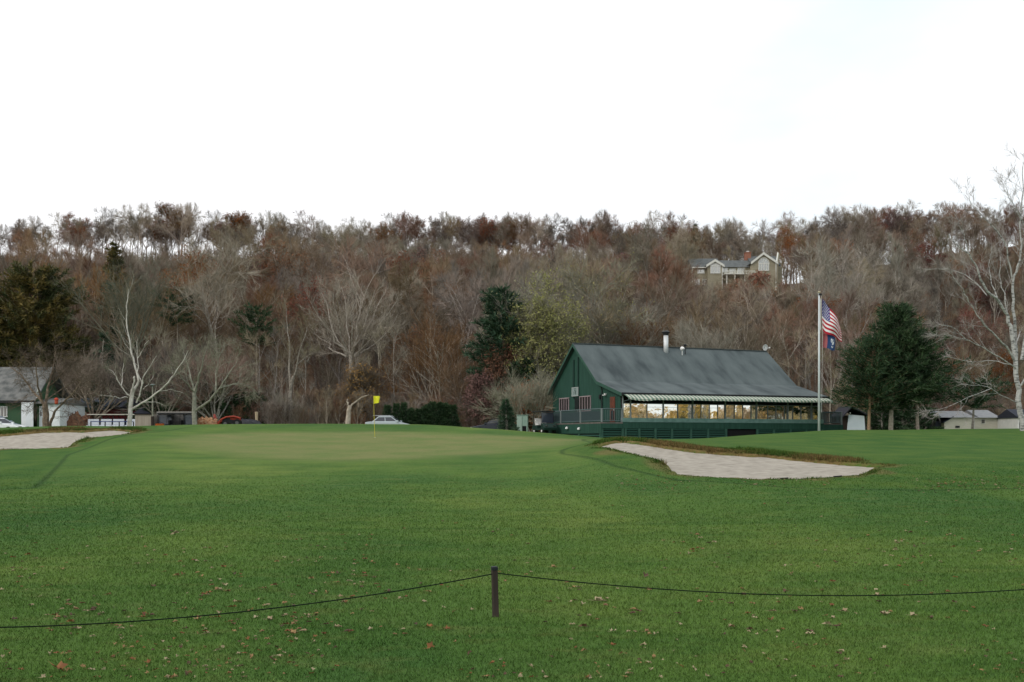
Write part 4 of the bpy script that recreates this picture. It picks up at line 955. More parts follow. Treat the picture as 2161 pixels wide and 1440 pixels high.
# gable end
bt = MB()
for u in (1211.5, 1221):
    y, _ = gp(u, 800); bt.box(-.06, -.002, y - .09, y + .09, 3.45, 6.75 if u > 1215 else 6.6)
bt.build('batten', mat('dark_batten', (.006, .030, .022), .8), club)
def gwin(u0, u1, v0, v1, nb, name='window'):
    ya, za = gp(u0, v1); yb, _ = gp(u1, v1); _, zb = gp((u0 + u1) / 2, v0); y0, y1 = min(ya, yb), max(ya, yb)
    f = MB(); t_ = .07
    for i in range(nb + 1):
        yy = y0 + (y1 - y0) * i / nb; f.box(-.07, -.003, yy - t_ / 2, yy + t_ / 2, za, zb)
    f.box(-.08, -.003, y0 - .06, y1 + .06, zb, zb + .08); f.box(-.08, -.003, y0 - .06, y1 + .06, za - .08, za)
    fr = f.build(name, M_pinkf, club)
    for i in range(nb):
        a_ = y0 + (y1 - y0) * i / nb + t_ / 2; b_ = y0 + (y1 - y0) * (i + 1) / nb - t_ / 2
        MB().box(-.035, -.004, a_, b_, za, zb).build('pane', M_glass, fr)
gwin(1182, 1201, 842, 867, 4); gwin(1224.5, 1247, 838, 867, 4)
ya, zb = gp(1214, 840); yb, _ = gp(1222, 840)
dr = MB().box(-.05, -.003, yb, ya, 1.42, zb).build('door', mat('dark_glazed_door', (.012, .018, .018), .4), club)
MB().box(-.07, -.051, yb + .08, yb + .12, 2.2, 2.5).build('handle', M_whitep, dr)
yl, zl = gp(1290, 838); yh, _ = gp(1297, 838)
dr = MB().box(-.05, -.003, yh - .1, yl + .12, 1.42, zl).build('door', M_woodr, club)
MB().box(-.06, -.051, yh + .05, yl - .05, 1.6, 2.3).build('panel', M_black, dr); MB().box(-.08, -.051, yh - .03, yh + .02, 2.3, 2.42).build('handle', M_whitep, dr)
y_, z_ = gp(1279, 833)
lm = MB(); lm.box(-.16, -.003, y_ - .05, y_ + .05, z_ - .02, z_ + .1); lm.box(-.26, -.10, y_ - .14, y_ + .14, z_ - .08, z_ - .02); lm.build('wall_lamp', M_whitep, club)
y_, _ = gp(1272, 833); MB().tube([(-.08, y_, 1.45), (-.08, y_, 3.9), (-.2, y_ - .1, 4.3)], .045, 8).build('downpipe', M_black, club)
y_, z_ = gp(1267, 836); MB().box(-.1, -.003, y_ - .09, y_ + .09, z_ - .25, z_ + .1).build('meter_box', M_black, club)
ya, z1 = gp(1209, 818.5); yb, z2 = gp(1222.5, 836)
sg = MB().box(-.10, -.065, yb, ya, z2, z1).build('sign', mat('pale_sign_board', (.24, .30, .29), .7), club)
fr = MB(); fr.box(-.12, -.101, yb, ya, z1 - .05, z1); fr.box(-.12, -.101, yb, ya, z2, z2 + .05); fr.box(-.12, -.101, ya - .05, ya, z2 + .05, z1 - .05); fr.box(-.12, -.101, yb, yb + .05, z2 + .05, z1 - .05)
fr.build('sign_border', mat('sign_border_grey', (.40, .43, .42), .7), sg)
ym = (ya + yb) / 2; zm = (z1 + z2) / 2
em = MB(); em.tube([(-.108, ym + .2, zm - .22), (-.108, ym + .14, zm), (-.108, ym + .02, zm + .16), (-.108, ym - .12, zm + .05), (-.108, ym - .05, zm - .14)], .018, 6)
em.tube([(-.108, ym - .1, zm - .24), (-.108, ym - .14, zm - .05), (-.108, ym - .2, zm + .12)], .018, 6); em.box(-.115, -.101, ym - .18, ym + .18, z1 - .14, z1 - .10); em.build('sign_lettering', mat('sign_dark_paint', (.03, .07, .06), .7), sg)
# front wall: sill, window wall, black sheet painting the unlit inside, skirt
MB().box(0.02, LX - .02, .12, .24, 1.72, 3.5).build('opening_shade', M_dark, club)
MB().box(-.02, LX + .02, -.12, .20, 1.40, 1.71).build('sill', M_sill, club)
MB().box(-.04, LX + .04, -.10, .22, .92, 1.385).build('skirt_board', M_green, club)
posts = [fp(u, 860)[0] for u in (1314, 1331, 1400, 1462, 1531, 1597, 1663, 1713, 1724)]
mulls = [fp(u, 860)[0] for u in (1366, 1431, *np.arange(1480, 1716, 17.6))]
xs = sorted([(x, 1) for x in posts] + [(x, 0) for x in mulls if min(abs(x - p) for p in posts) > .3])
xs[0] = (.08, 1); xs[-1] = (LX - .08, 1)
ZW0, ZW1 = 1.71, 2.79
for x, big in xs:
    r_ = .035 if big else .012
    MB().box(x - r_, x + r_, -.04 if big else -.02, .10, 1.715, 3.5 if big else ZW1).build('window_post' if big else 'mullion', M_railw, club)
rg = random.Random(4)
for i in range(len(xs) - 1):
    a_ = xs[i][0] + .012; b_ = xs[i + 1][0] - .012; ti = rg.uniform(-.012, .012); t2 = rg.uniform(-.006, .006)
    m_ = MB()
    m_.poly([(a_, .05 - ti - t2, ZW0), (b_, .05 + ti - t2, ZW0), (b_, .05 + ti + t2, ZW1 - .02), (a_, .05 - ti + t2, ZW1 - .02)])
    m_.poly([(a_, .065, ZW0), (a_, .065, ZW1 - .02), (b_, .065, ZW1 - .02), (b_, .065, ZW0)])
    m_.build('window_pane', M_vinyl, club)
MB().box(.08, LX - .08, .0, .09, ZW1 - .015, ZW1 + .035).build('window_rail', M_railw, club)
MB().box(.3, LX - .1, .02, .075, ZW1 - .26, ZW1 - .24).build('glazing_bar', M_railw, club)
# striped awning: canvas in long gathered bays with a scalloped valance
aw = MB(); n = 330; xa0, xa1 = -.12, LX + .1
def aprof(x):
    sag = -.10 * math.sin(min(max((x - 0) / 2.2, 0), 1) * math.pi) * (1 if x < 2.2 else 0) - .03 * abs(math.sin(x * .55))
    return 3.50, 3.20 + sag
rowv = []
for i in range(n + 1):
    x = xa0 + (xa1 - xa0) * i / n; zt, zf = aprof(x)
    rip = .02 * math.sin(x * 2 * math.pi / .34)
    sc = .10 + .05 * abs(math.sin(math.pi * x / .34))
    rowv.append([(x, -.40, zt - .02), (x, -.80, (zt + zf) / 2 + rip), (x, -1.15, zf + rip), (x, -1.17, zf - sc)])
for r_ in rowv: aw.v += r_
for i in range(n):
    for k in range(3): aw.f.append((i * 4 + k, i * 4 + k + 1, (i + 1) * 4 + k + 1, (i + 1) * 4 + k)); aw.m.append(0)
awo = aw.build('awning', M_awn, club); md = awo.modifiers.new('s', 'SOLIDIFY'); md.thickness = .012
ar = MB()
for x in (.1, 2.3, 5.2, 8.0, 10.9, 13.7, 16.4, LX - .1): ar.tube([(x, -.02, 2.95), (x, -1.13, 3.05)], .02, 6)
ar.tube([(-.1, -1.14, 3.04), (LX + .1, -1.14, 3.04)], .02, 6); ar.build('awning_frame', M_rail, awo)
# open skirt panels under the deck
sk = [fp(u, 915)[0] for u in (1319, 1348, 1382, 1417, 1457, 1493, 1531, 1597, 1632, 1667, 1700)]
for i, x in enumerate([-1.72, -.0] + sk + [LX - .1]):
    MB().box(x - .09, x + .09, -.11 if x > -1 else -.1, .0, -.5, .915).build('skirt_post', M_green2, club)
allx = [-1.72, 0.0] + sk + [LX - .1]
for i in range(len(allx) - 1):
    a_, b_ = allx[i] + .09, allx[i + 1] - .09
    if i == 8: continue
    l = MB()
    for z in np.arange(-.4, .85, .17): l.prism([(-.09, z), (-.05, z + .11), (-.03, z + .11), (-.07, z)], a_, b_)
    l.build('lattice_panel', M_lat, club)
MB().box(-1.6, LX - .1, .02, .06, -.5, .9).build('crawl_space_shade', M_dark, club)  # black sheet painting the shade under the floor
# side deck
dk = MB(); dk.box(-1.8, -.01, -.12, 10.5, 1.28, 1.39); dk.build('deck', mat('deck_boards', (.10, .09, .08), .85, (.15, .13, .12), scale=4), club)
MB().box(-1.84, -1.78, -.12, 10.5, .55, 1.275).build('deck_fascia', M_green, club); MB().box(-1.80, -.05, -.15, -.10, .92, 1.275).build('deck_fascia', M_green, club)
for y0, y1 in ((0.05, 3.4), (3.5, 6.9), (7.0, 10.4)):
    l = MB()
    for z in np.arange(-.5, .5, .17): l.prism([(-1.83, z), (-1.79, z + .11), (-1.77, z + .11), (-1.81, z)], y0, y1, axis='y')
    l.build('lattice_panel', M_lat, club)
MB().box(-1.74, -1.7, 0, 10.4, -.6, .54).build('under_deck_shade', M_dark, club)  # black sheet painting the shade under the side deck
for y in (0, 3.45, 6.95, 10.45): MB().box(-1.87, -1.79, y - .08, y + .08, -.5, .54).build('skirt_post', M_green2, club)
def railing(parent, pts, z0, h, dense=.13, screen=False):
    for i in range(len(pts) - 1):
        (xa, ya), (xb, yb) = pts[i], pts[i + 1]; L_ = math.hypot(xb - xa, yb - ya); n_ = int(L_ / dense); m_ = MB()
        for k in range(1, n_):
            x = xa + (xb - xa) * k / n_; y = ya + (yb - ya) * k / n_; m_.box(x - .015, x + .015, y - .015, y + .015, z0 + .12, z0 + h - .05)
        m_.build('balusters', M_rail, parent)
        for zz, t_, nm in ((z0 + h, .045, 'handrail'), (z0 + .1, .03, 'bottom_rail')): MB().tube([(xa, ya, zz), (xb, yb, zz)], t_, 6).build(nm, M_rail, parent)
    for x, y in pts: MB().box(x - .05, x + .05, y - .05, y + .05, z0 - .1, z0 + h + .03).build('railing_post', M_railw, parent)
railing(club, [(-.05, -.05), (-1.74, -.05), (-1.74, 3.4), (-1.74, 6.9), (-1.74, 10.4)], 1.39, .98, .15)
M_wind = mat('dark_windscreen_mesh', (.020, .035, .042), .7)
for y0, y1 in ((.3, 3.3), (3.5, 6.8), (7.0, 10.3)): MB().box(-1.725, -1.715, y0, y1, 1.55, 2.2).build('rail_screen', M_wind, club)
# right hand deck
MB().box(LX + .03, LX + 2.3, .3, 3.2, 1.28, 1.39).build('deck', mat('deck_boards_grey', (.12, .11, .10), .85), club)
MB().box(LX + .03, LX + 2.3, .2, .28, .2, 1.30).build('deck_fascia', M_green, club)
railing(club, [(LX + .2, .3), (LX + 2.2, .3), (LX + 2.2, 3.1)], 1.39, .95, .14)
# small lamps fixed on the deck fascia
for y, zz in ((5.4, 1.05), (3.3, .98)):
    l = MB(); l.lathe([(.03, .05), (.09, 0), (.12, -.12), (.03, -.15)], (-1.96, y, zz), 10); l.box(-1.95, -1.845, y - .03, y + .03, zz - .02, zz + .05); l.build('flood_lamp', M_whitep, club)
# satellite dish behind the roof's right end
def c2w(x, y, z): return Vector((8.19 + .922 * x - .387 * y, 74 + .387 * x + .922 * y, Z0 + z))
q = c2w(LX - .1, 7.73, 7.9); dish = empty('satellite_dish', tuple(q), 0, 'white satellite dish on the right end of the clubhouse roof ridge', 'satellite dish')
d_ = MB(); d_.lathe([(.02, .06), (.12, .05), (.22, 0), (.28, -.07), (.285, -.05), (.22, .03), (.12, .08), (.02, .09)], (0, 0, 0), 18, axis='y'); do = d_.build('reflector', M_whitep, dish, smooth=True); do.location = (.18, 0, .35); do.rotation_euler = (R(12), 0, R(28))
MB().tube([(0, .05, -.1), (.02, .1, .2), (.18, .06, .33)], .03, 8).build('mount', M_black, dish)
MB().tube([(.18, -.02, .15), (.5, -.28, .3)], .015, 6).build('feed_arm', M_chrome, dish); MB().box(.44, .56, -.36, -.26, .25, .36).build('receiver', M_whitep, dish)

# ---------------------------------------------------------------- hill mansion
MY = 190.0; mo = P(1560, 612, MY); s_ = MY / F
man = empty('hill_mansion', (mo.x, MY, mo.z), 0, 'large olive sided house with white trimmed gables and a brick chimney high on the hill', 'house')
def mp_(u, v): return (u - 1560) * s_, (612 - v) * s_
M_side = mat('olive_siding', (.25, .225, .155), .85, (.32, .29, .21), scale=1, stretch=(1, 1, 8))
M_mroof = mat('grey_slate_roof', (.085, .095, .095), .9, (.13, .14, .14), scale=2); M_trim = mat('white_house_trim', (.66, .66, .60), .6)
M_brick = mat('red_brick', (.26, .11, .07), .9, (.33, .15, .10), scale=6)
def mx(u): return (u - 1560) * s_
def mz(v): return (612 - v) * s_
GZ = -5
MB().box(mx(1461), mx(1521), 0, 8, GZ, mz(566)).build('wall', M_side, man)
MB().prism([(-.5, mz(566)), (4, mz(538)), (8.5, mz(566))], mx(1459), mx(1523), 'x').build('roof', M_mroof, man)
gb = MB(); gb.prism([(mx(1491), GZ), (mx(1521.5), GZ), (mx(1521.5), mz(562)), (mx(1506), mz(552.5)), (mx(1491), mz(562))], -1.2, 3.5, 'y'); gb.build('wall', M_side, man)
def gable_roof(x0, xm, x1, z0, zm, y0, y1, ov=.35):
    f = (zm - z0) / (xm - x0)
    MB().prism([(x0 - ov, z0 - ov * f), (xm, zm), (x1 + ov, z0 - ov * f), (x1 + ov, z0 - ov * f + .2), (xm, zm + .2), (x0 - ov, z0 - ov * f + .2)], y0, y1, 'y').build('roof', M_mroof, man)
    t_ = MB()
    for a_, b_, c_, d_ in ((x0 - ov, z0 - ov * f, xm, zm), (xm, zm, x1 + ov, z0 - ov * f)): t_.poly([(a_, y0 - .04, b_ - .25), (c_, y0 - .04, d_ - .25), (c_, y0 - .04, d_ + .22), (a_, y0 - .04, b_ + .22)])
    o = t_.build('gable_trim', M_trim, man); m_ = o.modifiers.new('s', 'SOLIDIFY'); m_.thickness = .08
gable_roof(mx(1491), mx(1506), mx(1521.5), mz(562), mz(552.5), -1.5, 5)
def mwin(u0, u1, v0, v1, y, nb=2, arch=0, hb=0, fr=.13):
    x0, x1, z0, z1 = mx(u0), mx(u1), mz(v1), mz(v0); f = MB()
    for i in range(nb + 1): xx = x0 + (x1 - x0) * i / nb; f.box(xx - fr / 2, xx + fr / 2, y - .1, y - .01, z0, z1)
    for i in range(hb + 2): zz = z0 + (z1 - z0) * i / (hb + 1); f.box(x0 - fr / 2, x1 + fr / 2, y - .11, y - .012, zz - fr / 2, zz + fr / 2)
    if arch:
        xm = (x0 + x1) / 2; rx = (x1 - x0) / 2 + .05; pts = [(xm - rx * math.cos(math.pi * k / 10), y - .06, z1 + arch * math.sin(math.pi * k / 10)) for k in range(11)]
        f.tube(pts, .09, 5)
        for k in (3, 5, 7): f.tube([(xm, y - .06, z1), pts[k]], .04, 5)
    w_ = f.build('window', M_trim, man)
    p = MB()
    if arch: p.prism([(xm - rx * math.cos(math.pi * k / 10), z1 + arch * math.sin(math.pi * k / 10)) for k in range(11)][::-1] + [(x0, z0), (x1, z0)], y - .03, y - .004, 'y')
    else: p.box(x0, x1, y - .03, y - .004, z0, z1)
    p.build('pane', M_glassb, w_)
mwin(1472, 1486, 569, 577, 0, 2); mwin(1497, 1517, 564, 579, -1.2, 3, arch=.5); mwin(1466, 1476, 590, 602, 0, 2); mwin(1483, 1492, 590, 602, 0, 2)
cb = MB(); cb.box(mx(1460), mx(1461.5), -.06, .04, GZ, mz(566)); cb.box(mx(1520.5), mx(1522), -1.26, -1.1, GZ, mz(562)); cb.box(mx(1459), mx(1491), -.6, -.5, mz(567), mz(565)); cb.build('corner_trim', M_trim, man)
MB().box(mx(1522), mx(1584), 1, 8, GZ, mz(563)).build('wall', M_side, man)
MB().prism([(.5, mz(563)), (4.5, mz(541)), (8.5, mz(563))], mx(1520), mx(1590), 'x').build('roof', M_mroof, man)
MB().prism([(2.0, mz(557)), (4.2, mz(549)), (5, mz(549)), (5, mz(557))], mx(1540), mx(1583), 'x').build('dormer_roof', M_mroof, man)
mwin(1526, 1538, 564, 573, 1, 2); mwin(1542, 1554, 566, 574, 1, 2); mwin(1559, 1574, 564, 576, 1, 3)
dk = MB(); dk.box(mx(1524), mx(1588), -2.2, .95, mz(583), mz(581)); dk.build('balcony', M_trim, man)
bl = MB(); bl.box(mx(1524), mx(1588), -2.2, -2.12, mz(576.5), mz(575.5))
for u in np.arange(1524, 1589, 2.0): bl.box(mx(u), mx(u) + .05, -2.19, -2.13, mz(581), mz(576.5))
bl.build('balcony_rail', M_trim, man)
for u in (1528, 1545, 1566, 1584): MB().box(mx(u), mx(u) + .2, -2.0, -1.8, GZ, mz(583)).build('post', M_trim, man)
MB().prism([(mx(1584), GZ), (mx(1633), GZ), (mx(1633), mz(556.5)), (mx(1606.5), mz(538.5)), (mx(1584), mz(555))], -1.5, 4, 'y').build('wall', M_side, man)
gable_roof(mx(1584), mx(1606.5), mx(1633), mz(556), mz(538.5), -1.8, 6)
mwin(1597, 1618, 560, 574, -1.5, 4, arch=1.1, hb=0)
mwin(1597, 1617, 589, 597, -1.5, 2)
MB().box(mx(1632.2), mx(1633.8), -1.58, -1.4, GZ, mz(557)).build('corner_trim', M_trim, man)
# big wing behind, its gable end turned to the side
MB().box(mx(1588), mx(1655), 1.5, 10, GZ, mz(560)).build('wall', M_side, man)
MB().prism([(1.2, mz(558)), (5.5, mz(530)), (10.4, mz(558))], mx(1590), mx(1652), 'x').build('roof', M_mroof, man)
sw = MB(); sw.poly([(mx(1634), -1.4, GZ), (mx(1657), 6, GZ), (mx(1656), 6, mz(556)), (mx(1647), 2, mz(531)), (mx(1634), -1.4, mz(556))]); o = sw.build('side_gable', M_side, man); m_ = o.modifiers.new('s', 'SOLIDIFY'); m_.thickness = .3
t_ = MB(); t_.tube([(mx(1634), -1.6, mz(557)), (mx(1647), 1.9, mz(530))], .14, 5); t_.tube([(mx(1647), 1.9, mz(530)), (mx(1656.5), 6, mz(556))], .12, 5); t_.tube([(mx(1655.5), 5.8, GZ), (mx(1655.5), 5.8, mz(558))], .1, 5); t_.build('side_gable_trim', M_trim, man)
ch = MB(); ch.box(mx(1586), mx(1597), 4.6, 6.1, mz(545), mz(524)); ch.box(mx(1585.3), mx(1597.7), 4.5, 6.2, mz(524), mz(522.5)); ch.build('chimney', M_brick, man)
MB().box(mx(1589), mx(1594), 5, 5.7, mz(522.5), mz(519.5)).build('chimney_pot', M_chrome, man)

# ---------------------------------------------------------------- buildings on the left
def flat_front(u0, u1, Y): return (u0 - CU) * Y / F, (u1 - CU) * Y / F
M_shedg = mat('green_shed_siding', (.040, .095, .048), .8, (.052, .115, .058), scale=1.2, stretch=(8, 1, .3))
M_shroof = mat('weathered_shingles', (.085, .09, .088), .95, (.18, .18, .172), scale=1.8, detail=8, bump=.5, bscale=8)
M_white2 = mat('white_sheet_siding', (.80, .82, .83), .5, (.70, .74, .76), scale=.8, stretch=(5, 1, .4))
YS = 90.0; xL, xR = flat_front(-60, 62, YS); zb = gz(-43, 91) - .3
def zz(v, Y=YS): return EYE + (VH - v) * Y / F
shed = empty('green_shed', (xR, YS, zb), 0, 'green walled maintenance shed with a mottled grey shingle roof', 'shed')
lx = xL - xR
MB().box(lx, 0, 0, 7, 0, zz(849) - zb).build('wall', M_shedg, shed)
MB().prism([(-.5, zz(848) - zb), (3.4, zz(775, YS + 3.4) - zb), (7.5, zz(848) - zb), (7.5, zz(848) - zb - .15), (3.4, zz(775, YS + 3.4) - zb - .18), (-.5, zz(848) - zb - .15)], lx, .7, 'x').build('roof', M_shroof, shed)
MB().prism([(.01, zz(849) - zb), (3.4, zz(778, YS + 3.4) - zb), (6.9, zz(849) - zb)], lx, -.02, 'x').build('gable_wall', M_shedg, shed)
MB().box(lx, .72, -.56, -.502, zz(851) - zb, zz(846) - zb).build('gutter', M_black, shed)
f = MB(); x0, x1 = (2 - 62) * YS / F, (15 - 62) * YS / F; z0, z1 = zz(879) - zb, zz(859) - zb
f.box(x0 - .06, x1 + .06, -.05, -.003, z0 - .06, z0); f.box(x0 - .06, x1 + .06, -.05, -.003, z1, z1 + .06)
for x in (x0, (x0 + x1) / 2, x1): f.box(x - .035, x + .035, -.05, -.003, z0, z1)
wn = f.build('window', M_whitep, shed); MB().box(x0, x1, -.03, -.004, z0, z1).build('pane', M_glass, wn)
MB().box(x0 + .05, x1 - .2, -.34, -.07, z0 - .35, z0 - .08).build('flower_box', mat('yellow_flowers', (.35, .26, .03), .9, (.12, .14, .03), scale=12), shed)
xd0, xd1 = (52 - 62) * YS / F, (77 - 62) * YS / F
MB().box(xd0, xd1, -.62, -.57, 0.25, zz(850) - zb).build('sliding_door', M_white2, shed)
an = empty('white_annex', (xR + .5, YS + .2, zb), 0, 'white sided annex with a pale door behind the crabapple tree', 'shed')
ax = lambda u: (u - 62) * YS / F - .5
MB().box(ax(76), ax(102), 0, 5, 0, zz(850) - zb).build('wall', M_shedg, an)
MB().box(ax(102), ax(127), -.3, 5, 0, zz(851) - zb).build('wall', M_white2, an)
MB().prism([(-.6, zz(850) - zb), (2.5, zz(838) - zb), (5.4, zz(850) - zb), (5.4, zz(850) - zb - .12), (-.6, zz(850) - zb - .12)], ax(74), ax(129), 'x').build('roof', M_shroof, an)
do = MB().box(ax(81), ax(90), -.05, -.003, .2, zz(857) - zb).build('door', M_white2, an); MB().box(ax(83.5), ax(87.5), -.08, -.051, zz(878) - zb, zz(869) - zb).build('pane', M_glass, do)
l = MB(); l.tube([(ax(80), -.2, zz(838) - zb), (ax(88), -1.2, zz(832) - zb), (ax(97), -1.6, zz(822) - zb)], .05, 6); l.box(ax(78), ax(84), -.35, -.1, zz(840) - zb, zz(835) - zb); l.build('floodlight_arm', M_whitep, an)
bh = P(119, 845, 75); b_ = empty('red_bird_feeder', tuple(bh), 0, 'small red hanging bird feeder in the crabapple tree', 'bird feeder')
MB().lathe([(.02, .2), (.10, .17), (.17, .05), (.15, .0)], (0, 0, 0), 10).build('feeder_roof', mat('red_enamel', (.50, .05, .02), .5), b_)
MB().lathe([(.12, 0), (.13, -.22), (.09, -.3)], (0, 0, 0), 10).build('seed_holder', mat('red_orange_plastic', (.42, .07, .03), .5), b_); MB().tube([(0, 0, .18), (0, 0, .55)], .008, 5).build('hanger', M_black, b_)
# red barn behind
YB = 104.0; zbb = gz(-43, 104) - .3; bo = (190 - CU) * YB / F
barn = empty('red_barn', (bo, YB, zbb), 0, 'low red barn with a slate blue roof behind the golf cart row', 'barn')
bx = lambda u: (u - 190) * YB / F
zz2 = lambda v: EYE + (VH - v) * YB / F - zbb
MB().box(bx(142), bx(258), 0, 6, 0, zz2(864)).build('wall', mat('barn_red_boards', (.13, .018, .020), .85, (.18, .03, .03), scale=1, stretch=(8, 1, .4)), barn)
MB().prism([(-.5, zz2(865)), (3, zz2(837)), (6.5, zz2(865))], bx(148), bx(229), 'x').build('roof', mat('slate_blue_roof', (.075, .095, .13), .85, (.10, .12, .155), scale=2), barn)
MB().prism([(-.5, zz2(860)), (3, zz2(836)), (6.5, zz2(860))], bx(229.5), bx(260), 'x').build('roof', mat('barn_end_roof', (.06, .07, .10), .85), barn)
# lean-to over the carts
YC = 93.0; zc = gz(-38, YC); co = (236 - CU) * YC / F; cx_ = lambda u: (u - 236) * YC / F; zc_ = lambda v: EYE + (VH - v) * YC / F - zc
# dark small building behind the box
ds = empty('grey_hut', ((300 - CU) * 97 / F, 97, gz(-36, 97)), 0, 'small slate grey hut behind the tan board enclosure', 'hut'); k_ = 97 / F; hz = gz(-36, 97)
MB().box(-16 * k_, 17 * k_, 0, 2, 0, EYE + (VH - 872) * k_ - hz).build('wall', mat('slate_grey_siding', (.045, .05, .07), .8), ds)
MB().prism([(-18 * k_, EYE + (VH - 873) * k_ - hz), (0, EYE + (VH - 860) * k_ - hz), (19 * k_, EYE + (VH - 873) * k_ - hz)], -.2, 2.2, 'y').build('roof', mat('dark_slate_roof', (.05, .055, .075), .8), ds)
bx_ = empty('board_enclosure', ((302 - CU) * 87 / F, 87, gz(-32, 87) - .2), 0, 'tan board enclosure beside the lamp post', 'enclosure'); k_ = 87 / F; hz = gz(-32, 87) - .2
M_tan = mat('tan_boards', (.30, .255, .21), .85, (.38, .33, .275), scale=1.5, stretch=(6, 1, .4)); hb = EYE + (VH - 876) * k_ - hz
MB().box(-17 * k_, 17 * k_, 0, .06, 0, hb).build('front_panel', M_tan, bx_); MB().box(-17 * k_, -17 * k_ + .06, .07, 1.6, 0, hb).build('side_panel', M_tan, bx_); MB().box(17 * k_ - .06, 17 * k_, .07, 1.6, 0, hb).build('side_panel', M_tan, bx_)
MB().box(-18 * k_, 18 * k_, -.06, .1, hb + .003, hb + .07).build('top_rail', mat('dark_brown_rail', (.06, .045, .035), .8), bx_)
fe = empty('board_fence', ((369 - CU) * 88 / F, 88.5, gz(-30, 88) - .2), 0, 'weathered board fence with a pale top rail behind the dark golf carts', 'fence'); k_ = 88.5 / F; hz = gz(-30, 88) - .2; hb = EYE + (VH - 871) * k_ - hz
for i in range(0, 27):
    a_ = (-41 + i * 3.1) * k_; MB().box(a_, a_ + 2.95 * k_, 0, .03, 0, hb).build('board', mat('fence_boards', (.085, .08, .075), .9, (.13, .125, .12), scale=2) if i == 0 else bpy.data.materials['fence_boards'], fe)
MB().box(-42 * k_, 42 * k_, -.05, .06, hb + .003, hb + .08).build('top_rail', mat('pale_rail', (.38, .36, .33), .8), fe); MB().box(-42 * k_, -41.1 * k_, -.06, .06, 0, hb).build('post', bpy.data.materials['pale_rail'], fe)
MB().box(41.1 * k_, 42 * k_, -.06, .06, 0, hb).build('post', bpy.data.materials['pale_rail'], fe)
# lamp post
lp = P(322, 900, 84); zl = gz(lp.x, 84); lamp = empty('lamp_post', (lp.x, 84, zl), 0, 'weathered lamp post with a flat disc shade between the board enclosure and the fence', 'lamp post')
ht = EYE + (VH - 812) * 84 / F - zl
MB().box(-.10, .10, -.10, .10, 0, 1.1).build('base', mat('dark_post_base', (.035, .025, .02), .9), lamp)
MB().tube([(0, 0, 1.1), (0, 0, ht - .1)], [.07, .05], 8).build('pole', M_lichen, lamp)
MB().lathe([(.04, ht - .3), (.06, ht - .12), (.22, ht - .05), (.24, ht), (.04, ht + .06)], (0, 0, 0), 14).build('lamp_shade', M_railw, lamp)
# tan stump post
p_ = P(542, 892, 93); sp = empty('stump_post', (p_.x, 93, gz(p_.x, 93)), 0, 'short tan leaning stump post beyond the green', 'post'); hh = EYE + (VH - 870) * 93 / F - gz(p_.x, 93)
MB().tube([(.05, 0, -.1), (-.02, 0, hh * .6), (-.04, 0, hh)], [.12, .12, .15], 8).build('stump', mat('tan_wood', (.40, .31, .20), .9, (.50, .40, .28), scale=5), sp)
tp = MB().lathe([(.15, hh), (.13, hh + .02), (.02, hh + .03)], (-.04, 0, 0), 8).build('cut_top', bpy.data.materials['tan_wood'], sp)

# ---------------------------------------------------------------- houses on the right
M_cream = mat('cream_siding', (.52, .49, .40), .8, (.60, .57, .48), scale=1, stretch=(1, 1, 9)); M_gr = mat('light_grey_shingles', (.24, .25, .26), .9, (.31, .32, .33), scale=2)
M_dkroof = mat('dark_blue_roof', (.03, .035, .05), .8)
YH = 146.0; k_ = YH / F
def hx_(u, c_): return (u - c_) * k_
def hz_(v, b): return EYE + (VH - v) * k_ - b
zg = gz((2030 - CU) * k_, YH) - .3
h1 = empty('cream_house', ((2016 - CU) * k_, YH, zg), 0, 'cream sided low house with a grey roof and small dark window beyond the crest', 'house')
X_ = lambda u: hx_(u, 2016); Z_ = lambda v: hz_(v, zg)
MB().prism([(X_(1993), 0), (X_(2052), 0), (X_(2052), Z_(881)), (X_(2012), Z_(881)), (X_(1993), Z_(892))], 0, 7, 'y').build('wall', M_cream, h1)
MB().prism([(X_(1989), Z_(893)), (X_(2011), Z_(880)), (X_(2011), Z_(879)), (X_(1988), Z_(892))], -.4, 7.4, 'y').build('eave', M_dkroof, h1)
MB().prism([(-.5, Z_(881.5)), (4, Z_(866)), (8, Z_(880))], X_(1972), X_(2056), 'x').build('roof', M_gr, h1)
MB().box(X_(1980), X_(1993), 1, 6, 0, Z_(889)).build('porch', M_dkroof, h1)
w_ = MB().box(X_(2016), X_(2025), -.08, -.003, Z_(903), Z_(899)).build('window', M_black, h1)
zg2 = zg; h2 = empty('grey_roofed_house', ((2090 - CU) * k_, YH + 3, zg2), 0, 'pale house with a wide grey roof and one dark window left of the white birch', 'house')
X_ = lambda u: hx_(u, 2090); Z_ = lambda v: hz_(v, zg2)
MB().box(X_(2062), X_(2128), 0, 7, 0, Z_(880)).build('wall', M_cream, h2)
MB().prism([(-.6, Z_(881)), (3.5, Z_(863)), (7.6, Z_(881))], X_(2083), X_(2129), 'x').build('roof', M_gr, h2)
MB().prism([(-.5, Z_(881)), (3.5, Z_(874)), (7.5, Z_(881))], X_(2060), X_(2083), 'x').build('roof', M_gr, h2)
w_ = MB().box(X_(2090), X_(2099), -.09, -.003, Z_(894), Z_(884)).build('window', M_trim, h2); MB().box(X_(2091), X_(2098), -.12, -.095, Z_(893), Z_(885)).build('pane', M_glass, w_)
w_ = MB().box(X_(2066), X_(2076), -.09, -.003, Z_(905), Z_(883)).build('door', M_whitep, h2)
h3 = empty('dark_roofed_house', ((2145 - CU) * k_, YH - 3, zg2), 0, 'white fronted house with dark roof and dark doors behind the white birch', 'house')
X_ = lambda u: hx_(u, 2145); Z_ = lambda v: hz_(v, zg2)
MB().box(X_(2126), X_(2185), 0, 6, 0, Z_(882)).build('wall', M_whitep, h3)
